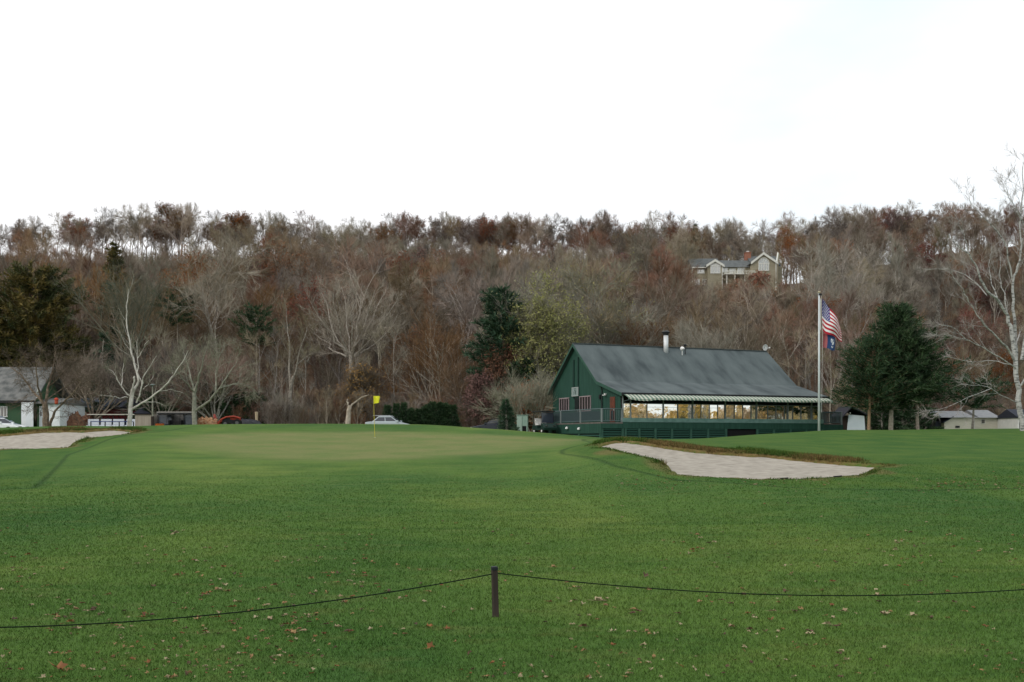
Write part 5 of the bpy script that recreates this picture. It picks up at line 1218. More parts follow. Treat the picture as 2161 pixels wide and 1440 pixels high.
MB().prism([(-.6, Z_(883)), (3, Z_(864)), (6.6, Z_(883))], X_(2124), X_(2187), 'x').build('roof', M_dkroof, h3)
for u in (2129, 2146): MB().box(X_(u), X_(u + 7), -.06, -.003, .2, Z_(886)).build('door', M_black, h3)
MB().prism([(X_(2133), Z_(880)), (X_(2146), Z_(872)), (X_(2159), Z_(880))], -.9, -.05, 'y').build('porch_gable', M_whitep, h3)
# white shed right of the clubhouse
YW = 88.0; k_ = YW / F; zw = gz((1808 - CU) * k_, YW) - .5
ws = empty('white_shed', ((1808 - CU) * k_, YW, zw), 0, 'small shed with a pale white door and dark roof between clubhouse and evergreen', 'shed')
X_ = lambda u: (u - 1808) * k_; Z_ = lambda v: EYE + (VH - v) * k_ - zw
MB().box(X_(1779), X_(1828), .1, 3, 0, Z_(877)).build('wall', mat('dark_brown_boards', (.03, .02, .015), .9), ws)
MB().prism([(X_(1776), Z_(881)), (X_(1795), Z_(860)), (X_(1830), Z_(878)), (X_(1830), Z_(876)), (X_(1795), Z_(857)), (X_(1776), Z_(878))], -.4, 3.2, 'y').build('roof', mat('dark_shed_roof', (.03, .03, .04), .9), ws)
MB().prism([(X_(1788), Z_(908)), (X_(1826), Z_(908)), (X_(1824), Z_(878)), (X_(1791), Z_(875))], 0, .09, 'y').build('door', mat('pale_blue_white_panel', (.60, .68, .74), .5, (.66, .73, .78), scale=1), ws)
MB().lathe([(.02, .06), (.07, 0), (.02, -.06)], (X_(1793), -.15, Z_(872)), 8).build('lamp', M_whitep, ws)
# ---------------------------------------------------------------- vehicles
M_tyre = mat('tyre_rubber', (.012, .012, .013), .85); M_rim = mat('alloy_rim', (.45, .46, .48), .3, metal=.8); M_carglass = glass_mat('car_glass', .03, (.012, .02, .035))
def car(name, loc, rz, paint, label, L=4.6, Wd=1.8, H=1.45, suv=False, lights=True, rails=False):
    t = empty(name, loc, rz, label, 'car'); h = H; g_ = .2; hl = L / 2; w2 = Wd / 2
    b = MB(); bt_ = .62 * h
    prof = [(-hl, .35), (-hl + .05, g_), (hl - .05, g_), (hl, .4), (hl - .02, .62), (hl - .25, .72 if not suv else .86), (.95, bt_ + .03 if not suv else bt_ + .06), (-hl + .5, bt_ + .08), (-hl + .03, bt_ + .02)]
    b.prism(prof, -w2, w2, 'y'); b.build('body', paint, t, bevel=.05)
    if suv: cab = [(.95, bt_ + .06), (.25, h), (-hl + .55, h), (-hl + .12, bt_ + .06)]
    else: cab = [(.95, bt_ + .03), (.15, h), (-.95, h), (-hl + .65, bt_ + .06)]
    ins = .10; n = len(cab)
    c = MB(); lo_ = [(x, z) for x, z in cab]
    def y_at(z): return w2 - .04 - ins * (z - bt_) / (h - bt_) * 1.6
    for sgn in (1, -1): c.poly([(x, sgn * y_at(z), z) for x, z in cab])
    for i in range(n):
        j = (i + 1) % n; (xa, za), (xb, zb_) = cab[i], cab[j]; c.poly([(xa, y_at(za), za), (xb, y_at(zb_), zb_), (xb, -y_at(zb_), zb_), (xa, -y_at(za), za)])
    c.build('cabin', paint, t, bevel=.03)
    def mixp(f, s, side):  # window polygons, slightly proud of the cabin
        return None
    top, bot = h - .09, bt_ + .12
    def xr(z, i): (xa, za), (xb, zb_) = (cab[0], cab[1]) if i == 0 else (cab[3], cab[2]); return xa + (xb - xa) * (z - za) / (zb_ - za)
    for sgn in (1, -1):
        f0, f1, r0, r1 = xr(bot, 0) - .12, xr(top, 0) - .1, xr(bot, 1) + .15, xr(top, 1) + .12
        cuts = [0, .48, .52, 1] if not suv else [0, .36, .4, .7, .74, 1]
        for q in range(0, len(cuts) - 1, 2):
            a_, c_ = cuts[q], cuts[q + 1]
            m_ = MB(); m_.poly([(f0 + (r0 - f0) * a_, sgn * (y_at(bot) + .012), bot), (f0 + (r0 - f0) * c_, sgn * (y_at(bot) + .012), bot), (f1 + (r1 - f1) * c_, sgn * (y_at(top) + .012), top), (f1 + (r1 - f1) * a_, sgn * (y_at(top) + .012), top)]); m_.build('window', M_carglass, t)
    for i, nm in ((0, 'windscreen'), (1, 'rear_window')):
        m_ = MB(); s_ = .015 if i == 0 else -.015
        m_.poly([(xr(bot - .04, i) + s_, -y_at(bot) + .1, bot - .04), (xr(bot - .04, i) + s_, y_at(bot) - .1, bot - .04), (xr(top, i) + s_, y_at(top) - .1, top), (xr(top, i) + s_, -y_at(top) + .1, top)]); m_.build(nm, M_carglass, t)
    for x in (hl - .85, -hl + .85):
        for sgn in (1, -1):
            w_ = MB().lathe([(.20, -.11), (.32, -.10), (.33, 0), (.32, .10), (.20, .11)], (x, sgn * (w2 - .08), .33), 18, axis='y').build('wheel', M_tyre, t)
            MB().lathe([(.03, -.015), (.19, -.01), (.2, .01), (.03, .015)], (x, sgn * (w2 + .035), .33), 14, axis='y').build('rim', M_rim, w_)
    for sgn in (1, -1):
        MB().box(hl - .12, hl + .012, sgn * (w2 - .35) - .2, sgn * (w2 - .35) + .2, .55, .68).build('headlight', M_glassb, t)
        MB().box(-hl - .012, -hl + .1, sgn * (w2 - .22) - .12, sgn * (w2 - .22) + .12, .7, .9).build('tail_light', bpy.data.materials.get('tail_red') or mat('tail_red', (.35, .01, .01), .3), t)
        if rails: MB().tube([(.1, sgn * .6, h + .06), (-hl + .7, sgn * .6, h + .06)], .02, 6).build('roof_rail', M_rim, t)
        MB().box(.75, .9, sgn * (w2 + .02) - .08, sgn * (w2 + .02) + .08, bt_ + .05, bt_ + .2).build('mirror', paint, t)
    return t
def at(u, Y): x = (u - CU) * Y / F; return (x, Y, gz(x, Y))
M_carw = mat('white_car_paint', (.80, .82, .84), .25, spec=.5); M_cars = mat('silver_car_paint', (.22, .27, .32), .3, spec=.4); M_card = mat('dark_blue_car_paint', (.015, .02, .035), .2, spec=.5)
M_blue = mat('light_blue_tarp', (.10, .22, .42), .6)
p_ = at(-6, 84); car('white_car', (p_[0], p_[1], p_[2] - .15), R(-4), M_carw, 'white sedan parked in front of the green shed window', L=4.7, H=1.42)
p_ = at(-14, 87.6); car('blue_grey_car', (p_[0] + .2, p_[1], p_[2]), R(-10), M_cars, 'silver blue car parked behind the white sedan', L=4.5, H=1.5)
p_ = at(824, 91); car('silver_car', (p_[0], p_[1], EYE + (VH - 878.5) * 91 / F - 1.52), R(-4), mat('pale_silver_paint', (.42, .47, .50), .3, spec=.4), 'silver blue car with roof rails parked behind the putting green', L=4.4, H=1.5, rails=True)
p_ = at(1046, 88); car('dark_car', (p_[0], p_[1], EYE + (VH - 884) * 88 / F - 1.42), R(176), M_card, 'dark car half hidden behind the cone shaped evergreen', L=4.3, H=1.42)

def golf_cart(body, seat, roofm, screen=True, fairing=False):
    t = empty('golf_cart', (0, 0, 0))
    b = MB(); b.prism([(-1.15, .28), (1.15, .28), (1.2, .5), (1.05, .78), (.62, .86), (.5, .42), (-.25, .4), (-.3, .68), (-1.1, .7), (-1.2, .5)], -.58, .58, 'y'); b.build('body', body, t, bevel=.04)
    s = MB(); s.box(-.75, -.2, -.5, .5, .70, .82); s.box(-.84, -.72, -.5, .5, .82, 1.25); s.build('seat', seat, t, bevel=.03)
    MB().box(-1.05, .75, -.62, .62, 1.76, 1.83).build('canopy', roofm, t, bevel=.03)
    for x, x2 in ((.62, .5), (-.95, -.9)):
        for sgn in (1, -1): MB().tube([(x, sgn * .54, .7), (x2, sgn * .54, 1.77)], .02, 6).build('canopy_post', M_black, t)
    if screen: MB().poly([(.635, -.5, .88), (.635, .5, .88), (.52, .5, 1.7), (.52, -.5, 1.7)]).build('windscreen', M_carglass, t)
    for x in (.78, -.72):
        for sgn in (1, -1):
            w_ = MB().lathe([(.10, -.09), (.21, -.09), (.23, 0), (.21, .09), (.10, .09)], (x, sgn * .5, .23), 14, axis='y').build('wheel', M_tyre, t)
            MB().lathe([(.02, -.01), (.10, -.01), (.10, .01), (.02, .01)], (x, sgn * .6, .23), 10, axis='y').build('rim', M_whitep, w_)
    st_ = MB().tube([(.55, -.25, .8), (.3, -.25, 1.0)], .02, 6).build('steering_column', M_black, t)
    MB().lathe([(.15, -.015), (.17, 0), (.15, .015)], (0, 0, 0), 14).build('steering_wheel', M_black, st_).location = (.29, -.25, 1.01)
    if fairing: MB().prism([(.64, .86), (.78, .84), (.72, 1.36), (.66, 1.38)], -.52, .52, 'y').build('front_fairing', body, t, bevel=.02)
    MB().box(1.05, 1.21, -.45, -.25, .6, .7).build('headlight', M_glassb, t); MB().box(1.05, 1.21, .25, .45, .6, .7).build('headlight', M_glassb, t)
    return t
M_cartw = mat('white_cart_body', (.52, .55, .60), .4); M_cartb = mat('navy_cart_body', (.012, .02, .06), .35); M_canopy = mat('cream_canopy', (.62, .58, .50), .5); M_navy = mat('navy_seat', (.02, .03, .10), .6)
cart = golf_cart(M_cartw, M_navy, M_canopy, screen=False, fairing=True)
LB = ['leftmost white golf cart in the parked row near the red barn', 'second white golf cart from the left in the parked row', 'white golf cart parked just left of the white limbed tree trunk', 'white golf cart parked right behind the white limbed tree trunk']
for i, u in enumerate((203, 230, 257, 284)):
    o = cart if i == 0 else copy_tree(cart); tag(o, LB[i], 'golf cart', 'white golf carts parked in a row')
    x_, Y_ = (u - CU) * 92 / F, 92 + .15 * math.sin(i * 2.2); zt_ = EYE + (VH - 874) * Y_ / F - 1.86; o.location = (x_, Y_, zt_); o.rotation_euler = (0, 0, R(-90 if i % 2 else -86)); o.scale = (1, .95, 1)
# blue rope rail along the carts
br = empty('cart_barrier', ((236 - CU) * 90 / F, 90, gz(-36, 90)), 0, 'low dark blue rail running along the white golf cart row', 'barrier'); zb_ = EYE + (VH - 890) * 90 / F - gz(-36, 90); h_ = 45 * 90 / F
MB().tube([(-h_, 0, zb_), (h_, 0, zb_)], .04, 6).build('rail', mat('blue_rail', (.02, .04, .16), .5), br)
for q in (-1, -.33, .33, 1): MB().box(q * h_ - .04, q * h_ + .04, .05, .12, -.2, zb_).build('post', M_black, br)
cart2 = golf_cart(M_cartw, M_black, M_black); b0 = golf_cart(M_cartb, M_black, M_black)
for o, u, Y_, lab, rz in ((cart2, 378, 86.6, 'golf cart with a pale body and black canopy by the board fence', R(8)), (b0, 350, 87.3, 'navy golf cart with white wheels beside the orange tub', R(-75)),
                     (copy_tree(b0), 398, 87.2, 'navy golf cart parked against the lichen covered tree trunk', R(-60))):
    tag(o, lab, 'golf cart', 'dark golf carts by the board fence'); p_ = at(u, Y_); o.location = (p_[0], p_[1], EYE + (VH - 873) * Y_ / F - 1.83); o.rotation_euler = (0, 0, rz)
cart3 = golf_cart(mat('dark_green_cart_body', (.012, .035, .028), .4), M_whitep, M_black, screen=True)
p_ = at(1149, 80); tag(cart3, 'dark green golf cart with a white seat at the far end of the clubhouse deck', 'golf cart'); cart3.location = (p_[0], 80, EYE + (VH - 868) * 80 / F - 1.83); cart3.rotation_euler = (0, 0, R(-68))
# orange tub
p_ = at(337, 82); tb_ = empty('orange_tub', p_, 0, 'orange plastic tub on the grass before the board fence', 'tub')
MB().lathe([(.26, 0), (.36, .42), (.38, .44), (.35, .44), (.25, .05)], (0, 0, 0), 16).build('bucket', mat('orange_plastic', (.62, .13, .03), .5), tb_); MB().tube([(-.37, 0, .42), (-.2, -.1, .55), (.2, -.1, .55), (.37, 0, .42)], .015, 6).build('handle', M_black, tb_)
# orange loader
M_or = mat('orange_machine_paint', (.34, .040, .018), .55, (.24, .03, .015), scale=4)
p_ = at(484, 88); z_ = EYE + (VH - 897) * 88 / F; ld = empty('orange_loader', (p_[0], 88, z_), R(8), 'orange compact loader with arched arms beyond the green', 'loader')
MB().prism([(-.9, .35), (.9, .35), (1.0, .7), (.6, .95), (-.8, 1.0), (-1.0, .6)], -.4, .4, 'y').build('chassis', M_black, ld, bevel=.04)
MB().prism([(-.1, .75), (.95, .7), (1.05, .85), (.6, 1.05), (-.1, 1.08)], -.42, .42, 'y').build('hood', M_or, ld, bevel=.05)
for sg in (-.55, .55): MB().tube([(.9, sg, .95), (.3, sg, 1.12), (-.5, sg, 1.05), (-1.1, sg, .75), (-1.35, sg, .3)], .10, 8).build('loader_arm', M_or, ld)
MB().prism([(-1.35, .05), (-1.75, .1), (-1.7, .18), (-1.45, .25), (-1.4, .6), (-1.3, .6)], -.65, .65, 'y').build('bucket', M_or, ld)
for x, r_ in ((.65, .42), (-.6, .32)):
    for sg in (-.55, .55):
        w_ = MB().lathe([(.2, -.12), (r_ - .03, -.12), (r_, 0), (r_ - .03, .12), (.2, .12)], (x, sg, r_), 16, axis='y').build('wheel', M_tyre, ld); MB().lathe([(.02, -.13), (.19, -.13), (.19, .13), (.02, .13)], (x, sg, r_), 12, axis='y').build('rim', mat('grey_hub', (.10, .10, .10), .6), w_)
ld.scale = (.8, .8, .8); ld.location.x += .2; ld.location.z = EYE + (VH - 877) * 88 / F - 1.0
# black tarp heap right of loader
def heap(name, u, Y, Lx, H, m_, label, cat, seed, rough_=.15):
    rg_ = np.random.default_rng(seed); p = at(u, Y); n1, n2 = 28, 14; V = []
    for i in range(n1):
        for j in range(n2):
            a_ = 2 * math.pi * i / n1; e_ = math.pi / 2 * j / (n2 - 1); k = 1 + rough_ * rg_.normal() * .6
            V.append((Lx / 2 * math.cos(a_) * math.cos(e_) * k, Lx / 5 * math.sin(a_) * math.cos(e_) * k, H * math.sin(e_) * k * (1 + .25 * math.sin(3 * a_) * math.cos(e_)) - .05))
    V = np.array(V); q = []
    for i in range(n1):
        for j in range(n2 - 1): q.append((i * n2 + j, ((i + 1) % n1) * n2 + j, ((i + 1) % n1) * n2 + j + 1, i * n2 + j + 1))
    o = npmesh(name, V, np.array(q), m_, quads=True, smooth=True); o.location = p; return tag(o, label, cat)
o = heap('tarp_heap', 520, 92, 3.6, 1.15, mat('black_tarp', (.015, .016, .020), .5, (.03, .03, .038), scale=3), 'long low black tarp covered heap right of the orange loader', 'heap', 3, .06); o.location.z = EYE + (VH - 885) * 92 / F - 1.15
o = heap('leaf_heap', 436, 88, 2.4, .8, mat('orange_leaf_heap', (.28, .10, .04), .9, (.50, .34, .20), scale=6), 'heap of orange leaves and pale brush beside the lichen covered tree', 'heap', 4, .3); o.location.z = EYE + (VH - 883) * 88 / F - .85
p_ = at(455, 89); z_ = EYE + (VH - 899) * 89 / F; rm = empty('red_post_machine', (p_[0], 89, z_), 0, 'upright red machine part standing between the leaf heap and the loader', 'machine')
MB().tube([(0, 0, 0), (.05, 0, .5), (-.08, 0, .8), (-.12, 0, 1.05)], [.1, .12, .14, .08], 8).build('mast', mat('faded_red_paint', (.30, .06, .045), .6), rm); MB().box(-.1, .35, -.2, .2, .1, .45).build('engine_cover', M_black, rm, bevel=.03)
# brush heap and red scrap behind the carts at left
o = heap('brush_heap', 163, 92, 3.6, 1.3, mat('red_brown_brush', (.10, .045, .03), .95, (.24, .12, .07), scale=5), 'red brown brush heap left of the white golf cart row', 'heap', 6, .3); o.location.z = EYE + (VH - 879) * 92 / F - 1.3
# utility box
p_ = at(1102, 83); z_ = gz(p_[0], 83) - .1; ub = empty('utility_box', (p_[0], 83, z_), R(-8), 'pale green utility box with one open dark door beside the cone evergreen', 'utility box'); h_ = EYE + (VH - 877) * 83 / F - z_
M_ub = mat('pale_green_panel', (.22, .33, .27), .6, (.28, .40, .33), scale=3)
MB().box(-.46, .46, 0, .5, 0, h_).build('cabinet', M_ub, ub, bevel=.02); MB().box(.02, .34, -.02, -.003, .1, h_ * .55).build('opening_shade', M_dark, ub); MB().box(-.44, -.02, -.05, -.003, .06, h_ - .08).build('door', mat('lighter_green_door', (.30, .40, .34), .6), ub)  # black plate paints the cabinet's inner shade
MB().box(-.5, .5, -.06, .55, h_ + .003, h_ + .05).build('lid', M_ub, ub)

# ---------------------------------------------------------------- flagpole and flags
p_ = P(1728.5, 909, 65); zf = gz(p_.x, 65); pole = empty('flagpole', (p_.x, 65, zf), 0, 'tall white flagpole with a gold cap on the mound before the clubhouse', 'flagpole')
HT = EYE + (VH - 619) * 65 / F - zf
MB().tube([(0, 0, -.2), (0, 0, HT)], [.085, .05], 16).build('pole', mat('white_pole_paint', (.62, .66, .68), .35, (.55, .60, .62), scale=2), pole, smooth=True)
MB().lathe([(.05, HT), (.09, HT + .03), (.10, HT + .08), (.05, HT + .12), (.02, HT + .13)], (0, 0, 0), 12).build('finial', mat('gold_cap', (.60, .52, .36), .3, metal=.5), pole)
MB().box(-.04, .16, -.05, .05, HT - .16, HT - .02).build('truck', M_black, pole)
MB().tube([(.13, -.03, HT - .1), (.22, -.04, HT - 2.5), (.15, -.05, 1.2)], .008, 5).build('halyard', M_whitep, pole)
# national flag: 13 stripes, canton of 50 stars, blowing and drooping to the right
Mr = mat('flag_red', (.42, .015, .035), .8); Mwf = mat('flag_white', (.72, .72, .72), .8); Mb = mat('flag_blue', (.035, .035, .20), .8)
fz0 = EYE + (VH - 631) * 65 / F
k65 = 65 / F
def flagP(s, t):
    """s along the fly, t down the hoist (0..1)"""
    x = (.10 + 1.27 * (s ** .92) - .10 * t * math.sin(s * 5)); dr = 58 * k65 * s ** 1.15
    hoist = 66 * k65 * (1 - .50 * s ** 1.2)
    z = -dr - t * hoist - .10 * math.sin(s * 6.2) * t * (1 - s)
    y = .26 * math.sin(s * 8.5 + t * 1.2) * (.25 + s) + .08 * math.sin(t * 5 + s * 3)
    # back fold in the lower half near the hoist
    return Vector((x + .06 * math.sin(s * 8.5 + 1.2 + t) * (.3 + s), y, z))
fl = empty('national_flag', (p_.x + .10, 65 - .02, fz0), 0, 'red, white and blue striped flag with a star filled canton, flying from the flagpole', 'flag')
NS = 40; groups = {0: MB(), 1: MB(), 2: MB()}
for r_ in range(13):
    for i in range(NS):
        s0, s1 = i / NS, (i + 1) / NS; m_ = 2 if (r_ < 7 and s1 <= .401) else (0 if r_ % 2 == 0 else 1)
        for h in range(2):
            t0, t1 = (r_ + h / 2) / 13, (r_ + (h + 1) / 2) / 13
            groups[m_].poly([flagP(s0, t0), flagP(s1, t0), flagP(s1, t1), flagP(s0, t1)])
for k, (nm, m_) in enumerate((('red_stripes', Mr), ('white_stripes', Mwf), ('canton', Mb))):
    o = groups[k].build(nm, m_, fl); md = o.modifiers.new('s', 'SOLIDIFY'); md.thickness = .004
    if nm == 'canton': cant = o
stm = MB()
for r_ in range(9):
    for c_ in range(6 if r_ % 2 == 0 else 5):
        s = .4 * (c_ * 2 + 1 + (0 if r_ % 2 == 0 else 1)) / 12; t = 7 / 13 * (r_ + .7) / 9.6
        for sd_ in (-.012, .012):
            ce = flagP(s, t); du = (flagP(s + .01, t) - ce).normalized(); dv = (flagP(s, t + .01) - ce).normalized(); nn = du.cross(dv).normalized() * sd_
            stm.poly([ce + nn + (du * math.cos(a_) + dv * math.sin(a_)) * (.052 if q % 2 == 0 else .022) for q in range(10) for a_ in [math.pi * q / 5 - math.pi / 2]])
stm.build('stars', Mwf, cant)
MB().tube([(0, 0, .02), (0, 0, -66 * k65)], .02, 6).build('heading', Mwf, fl)
# second, smaller flag below
f2 = empty('lower_flag', (p_.x + .2, 65.1, EYE + (VH - 703) * 65 / F), 0, 'smaller dark blue and faded red flag with a white emblem hanging below the striped flag', 'flag')
def f2P(s, t):
    return Vector((.07 + .82 * s + .03 * math.sin(t * 4), .12 * math.sin(s * 7), -(.25 * s ** 1.5) - t * (.93 - .05 * s) - .10 * math.exp(-((s - .72) / .18) ** 2) * t))
g2 = {0: MB(), 1: MB()}
for i in range(24):
    for j in range(12): g2[0 if i < 9 else 1].poly([f2P(i / 24, j / 12), f2P((i + 1) / 24, j / 12), f2P((i + 1) / 24, (j + 1) / 12), f2P(i / 24, (j + 1) / 12)])
o = g2[0].build('red_field', mat('faded_red_cloth', (.42, .13, .14), .8), f2); o2 = g2[1].build('blue_field', mat('deep_blue_cloth', (.02, .055, .16), .8), f2)
for q in (o, o2): md = q.modifiers.new('s', 'SOLIDIFY'); md.thickness = .004
e2 = MB()
shp = [(.58, .28), (.66, .24), (.72, .30), (.78, .24), (.86, .28), (.86, .48), (.78, .62), (.72, .66), (.66, .62), (.58, .48)]
for sd_ in (-.012, .012): e2.poly([f2P(s, t) + Vector((0, sd_, 0)) for s, t in shp])
e2.build('emblem', mat('emblem_white', (.62, .66, .72), .8), o2)
rb = MB()
for sd_ in (-.013, .013): rb.poly([f2P(s, t) + Vector((0, sd_, 0)) for s, t in [(.62, .72), (.70, .76), (.80, .72), (.78, .80), (.71, .86), (.64, .80)]])
rb.build('emblem_ribbon', mat('ribbon_white', (.55, .6, .66), .8), o2)
# golf flag
p_ = P(789.5, 925, 50); zg_ = gz(p_.x, 50); gf = empty('golf_flag', (p_.x, 50, zg_), 0, 'yellow flag on a thin yellow flagstick standing in the putting green', 'golf flag')
M_yel = mat('yellow_nylon', (.80, .80, .04), .6); M_stick = mat('yellow_stick', (.50, .44, .05), .5); hs_ = EYE + (VH - 835.5) * 50 / F - zg_
MB().tube([(.04, 0, -.02), (0, 0, hs_ * .5), (-.03, 0, hs_)], [.013, .012, .009], 8).build('flagstick', M_stick, gf)
fm = MB()
for i in range(8):
    for j in range(6):
        f_ = lambda s, t: (-.03 + .32 * s - .05 * t * s, .04 * math.sin(s * 6), hs_ - .01 - t * (.40 - .06 * s) - .01 * s)
        fm.poly([f_(i / 8, j / 6), f_((i + 1) / 8, j / 6), f_((i + 1) / 8, (j + 1) / 6), f_(i / 8, (j + 1) / 6)])
o = fm.build('flag_cloth', M_yel, gf, smooth=True); md = o.modifiers.new('s', 'SOLIDIFY'); md.thickness = .004
MB().lathe([(.054, .006), (.056, .009), (.05, .009), (.048, -.08)], (.04, 0, 0), 16).build('cup', M_whitep, gf)

# ---------------------------------------------------------------- rope and stakes
def stake_pt(u, v, Y): q = P(u, v, Y); return q
Yk = EYE * F / (1307 - VH); pk = P(1046, 1307, Yk); zk = gz(pk.x, pk.y)
M_stake = mat('dark_stained_stake', (.026, .020, .016), .8, (.055, .040, .032), scale=8, stretch=(1, 1, .2)); M_rope = mat('dark_green_rope', (.006, .012, .008), .9, spec=.1)
stk = empty('rope_stake', (pk.x, pk.y, zk), R(20), 'short dark brown square stake holding the boundary rope on the near grass', 'stake')
hk = (1307 - 1200) * Yk / F
b_ = MB(); b_.prism([(-.024, -.024), (.024, -.024), (.024, .024), (-.024, .024)], -.15, hk - .035, 'z'); sk_ = b_.build('shaft', M_stake, stk, bevel=.003)
sk_.rotation_euler = (0, R(-1.6), 0)
c_ = MB(); c_.prism([(-.026, -.026), (.026, -.026), (.026, .026), (-.026, .026)], hk - .034, hk, 'z'); cp_ = c_.build('cap', mat('black_cap', (.012, .016, .020), .6), stk, bevel=.006); cp_.rotation_euler = (0, R(-1.6), 0)
stk2s = []
for u, v, Yq, lab in ((-560, 1330, 8.0, 'dark rope stake outside the frame on the left'), (2560, 1290, 9.2, 'dark rope stake outside the frame on the right')):
    pass
def rope(pts, name, label):
    m_ = MB(); q = []
    n = len(pts)
    P_ = [Vector(p) for p in pts]
    t_ = np.linspace(0, n - 1, 60); arr_ = np.array([list(p) for p in P_])
    # smooth curve through the points
    c_ = [np.polyfit(range(n), arr_[:, k], min(3, n - 1)) for k in range(3)]
    for tt in t_: q.append((np.polyval(c_[0], tt), np.polyval(c_[1], tt), np.polyval(c_[2], tt)))
    m_.tube(q, .0052, 6); o = m_.build(name, M_rope, smooth=True); return tag(o, label, 'rope')
def RP(u, v, Y): return P(u, v, Y)
rope([RP(1044, 1211, Yk), RP(870, 1241, 8.5), RP(650, 1276, 8.2), RP(430, 1300, 7.9), RP(200, 1317, 7.6), RP(-40, 1323, 7.3), RP(-300, 1322, 7.0)], 'boundary_rope', 'thin dark green rope sagging from the stake to the left')
rope([RP(1048, 1211, Yk), RP(1250, 1229, 8.9), RP(1450, 1248, 9.0), RP(1680, 1258, 9.1), RP(1900, 1256, 9.2), RP(2161, 1243, 9.3), RP(2420, 1222, 9.4)], 'boundary_rope', 'thin dark green rope sagging from the stake to the right')
# dark edging boards at the bunker
for u, v, Yb_, L_, rz, lab in ((1318, 953.5, 33.0, .42, 12, 'short dark board lying at the left lip of the large sand bunker'), (1655, 1011, 25.2, .2, -3, 'short dark board at the front edge of the large sand bunker'), (1768, 1008, 25.7, .22, 4, 'short dark board near the right end of the large sand bunker')):
    x_ = (u - CU) * Yb_ / F; o = MB().box(-L_ / 2, L_ / 2, -.03, .03, 0, .03).build('edging_board', M_black, None, bevel=.005); o.location = (x_, Yb_, gz(x_, Yb_) + .01); o.rotation_euler = (0, R(-4), R(rz)); tag(o, lab, 'board')

# ---------------------------------------------------------------- grass, tufts and leaves
rng = np.random.default_rng(77)
def attr_at(x, y):
    d = np.full(x.shape, -99.); c_ = np.full(x.shape, -99.)
    m = (y > 30); 
    if m.any(): d[m] = sdist(x[m], y[m], dens(GREEN, 3))
    c_ = sdist(x, y, dens(COLLAR, 3)); b = bunker_d(x, y); wq = c_ + .4 * np.sin(x * .9 + y * .4); return smooth((d + 1.6) / 3.2), smooth(-wq / .8) * .85, b, np.clip(1.2 - np.abs(wq + .15) / .15, 0, 1) * .7
M_blade = grass_material('grass_blades', True)
def blades(n, ymin, ymax, h, w_, name):
    Y = ymin * (ymax / ymin) ** rng.random(n); u = rng.uniform(-40, 2200, n); x = (u - CU) * Y / F
    g_, r_, b, l_ = attr_at(x, Y); k = (b < -.05); x, Y, g_, r_, l_ = x[k], Y[k], g_[k], r_[k], l_[k]; n = len(x)
    z = ground_z(x, Y); a_ = rng.uniform(0, 2 * math.pi, n); hh = h * rng.uniform(.5, 1.3, n) * (1 - .8 * smooth((Y - 20) / 18)); ln = rng.normal(0, .5, (n, 2)) * hh[:, None]
    side = np.stack([np.cos(a_), np.sin(a_), 0 * a_], 1) * w_ * Y[:, None] / 2; p = np.stack([x, Y, z - .004], 1)
    tip = p + np.stack([ln[:, 0], ln[:, 1], hh], 1)
    V = np.stack([p - side, p + side, tip], 1).reshape(-1, 3); T = np.arange(3 * n).reshape(-1, 3)
    o = npmesh(name, V, T, M_blade, tint=np.repeat(rng.random(n), 3)); tag(o, kind='stuff')
    for nm, v_ in (('green', g_), ('rough', r_), ('line', l_), ('dry', 0 * r_)): att(o, nm, np.repeat(v_, 3))
    return o
blades(400000, 5.8, 40, .028, .0009, 'grass')
# dry and green tufts on the bunker lips
def tufts():
    V, T, A_ = [], [], []; n = 0
    for pl, wd, cnt, y0 in ((POLYS[0], 3.0, 46000, None), (POLYS[1], 2.4, 22000, None)):
        xs_, ys_ = pl[:, 0], pl[:, 1]
        x = rng.uniform(xs_.min() - 1.5, xs_.max() + 2.5, cnt * 6); y = rng.uniform(ys_.min() - 1.5, ys_.max() + 3.5, cnt * 6)
        d = sdist(x, y, pl); dsh = sdist(x, y - wd * .7, pl)
        keep = (d < -.0) & ((dsh > rng.uniform(-.4, .5, len(x))) | ((d > -.22) & (rng.random(len(x)) < .45)))
        x, y, d, dsh = x[keep][:cnt], y[keep][:cnt], d[keep][:cnt], dsh[keep][:cnt]
        z = ground_z(x, y); m = len(x); a_ = rng.uniform(0, 6.28, m); hh = rng.uniform(.03, .12, m) * (.55 + .8 * (np.sin(x * 1.9 + y) > -.2))
        near = dsh < 0; hh[near] *= .5
        side = np.stack([np.cos(a_), np.sin(a_), 0 * a_], 1) * .014; p = np.stack([x, y, z - .01], 1); tip = p + np.stack([rng.normal(0, .05, m), rng.normal(0, .05, m) - .02, hh], 1)
        V.append(np.stack([p - side, p + side, tip], 1).reshape(-1, 3)); T.append(np.arange(3 * m).reshape(-1, 3) + n); n += 3 * m
        dryness = np.clip(.45 + .55 * np.sin(x * 1.3 + np.sin(y * 2)) + rng.normal(0, .25, m), 0, 1); dryness[near] *= .5
        A_.append(np.repeat(dryness, 3))
    o = npmesh('dry_grass', np.concatenate(V), np.concatenate(T), M_blade, tint=np.repeat(rng.random(n // 3), 3)); tag(o, kind='stuff')
    att(o, 'dry', np.concatenate(A_)); 
    for nm in ('green', 'line'): att(o, nm, np.zeros(n))
    att(o, 'rough', np.ones(n) * .8)
tufts()
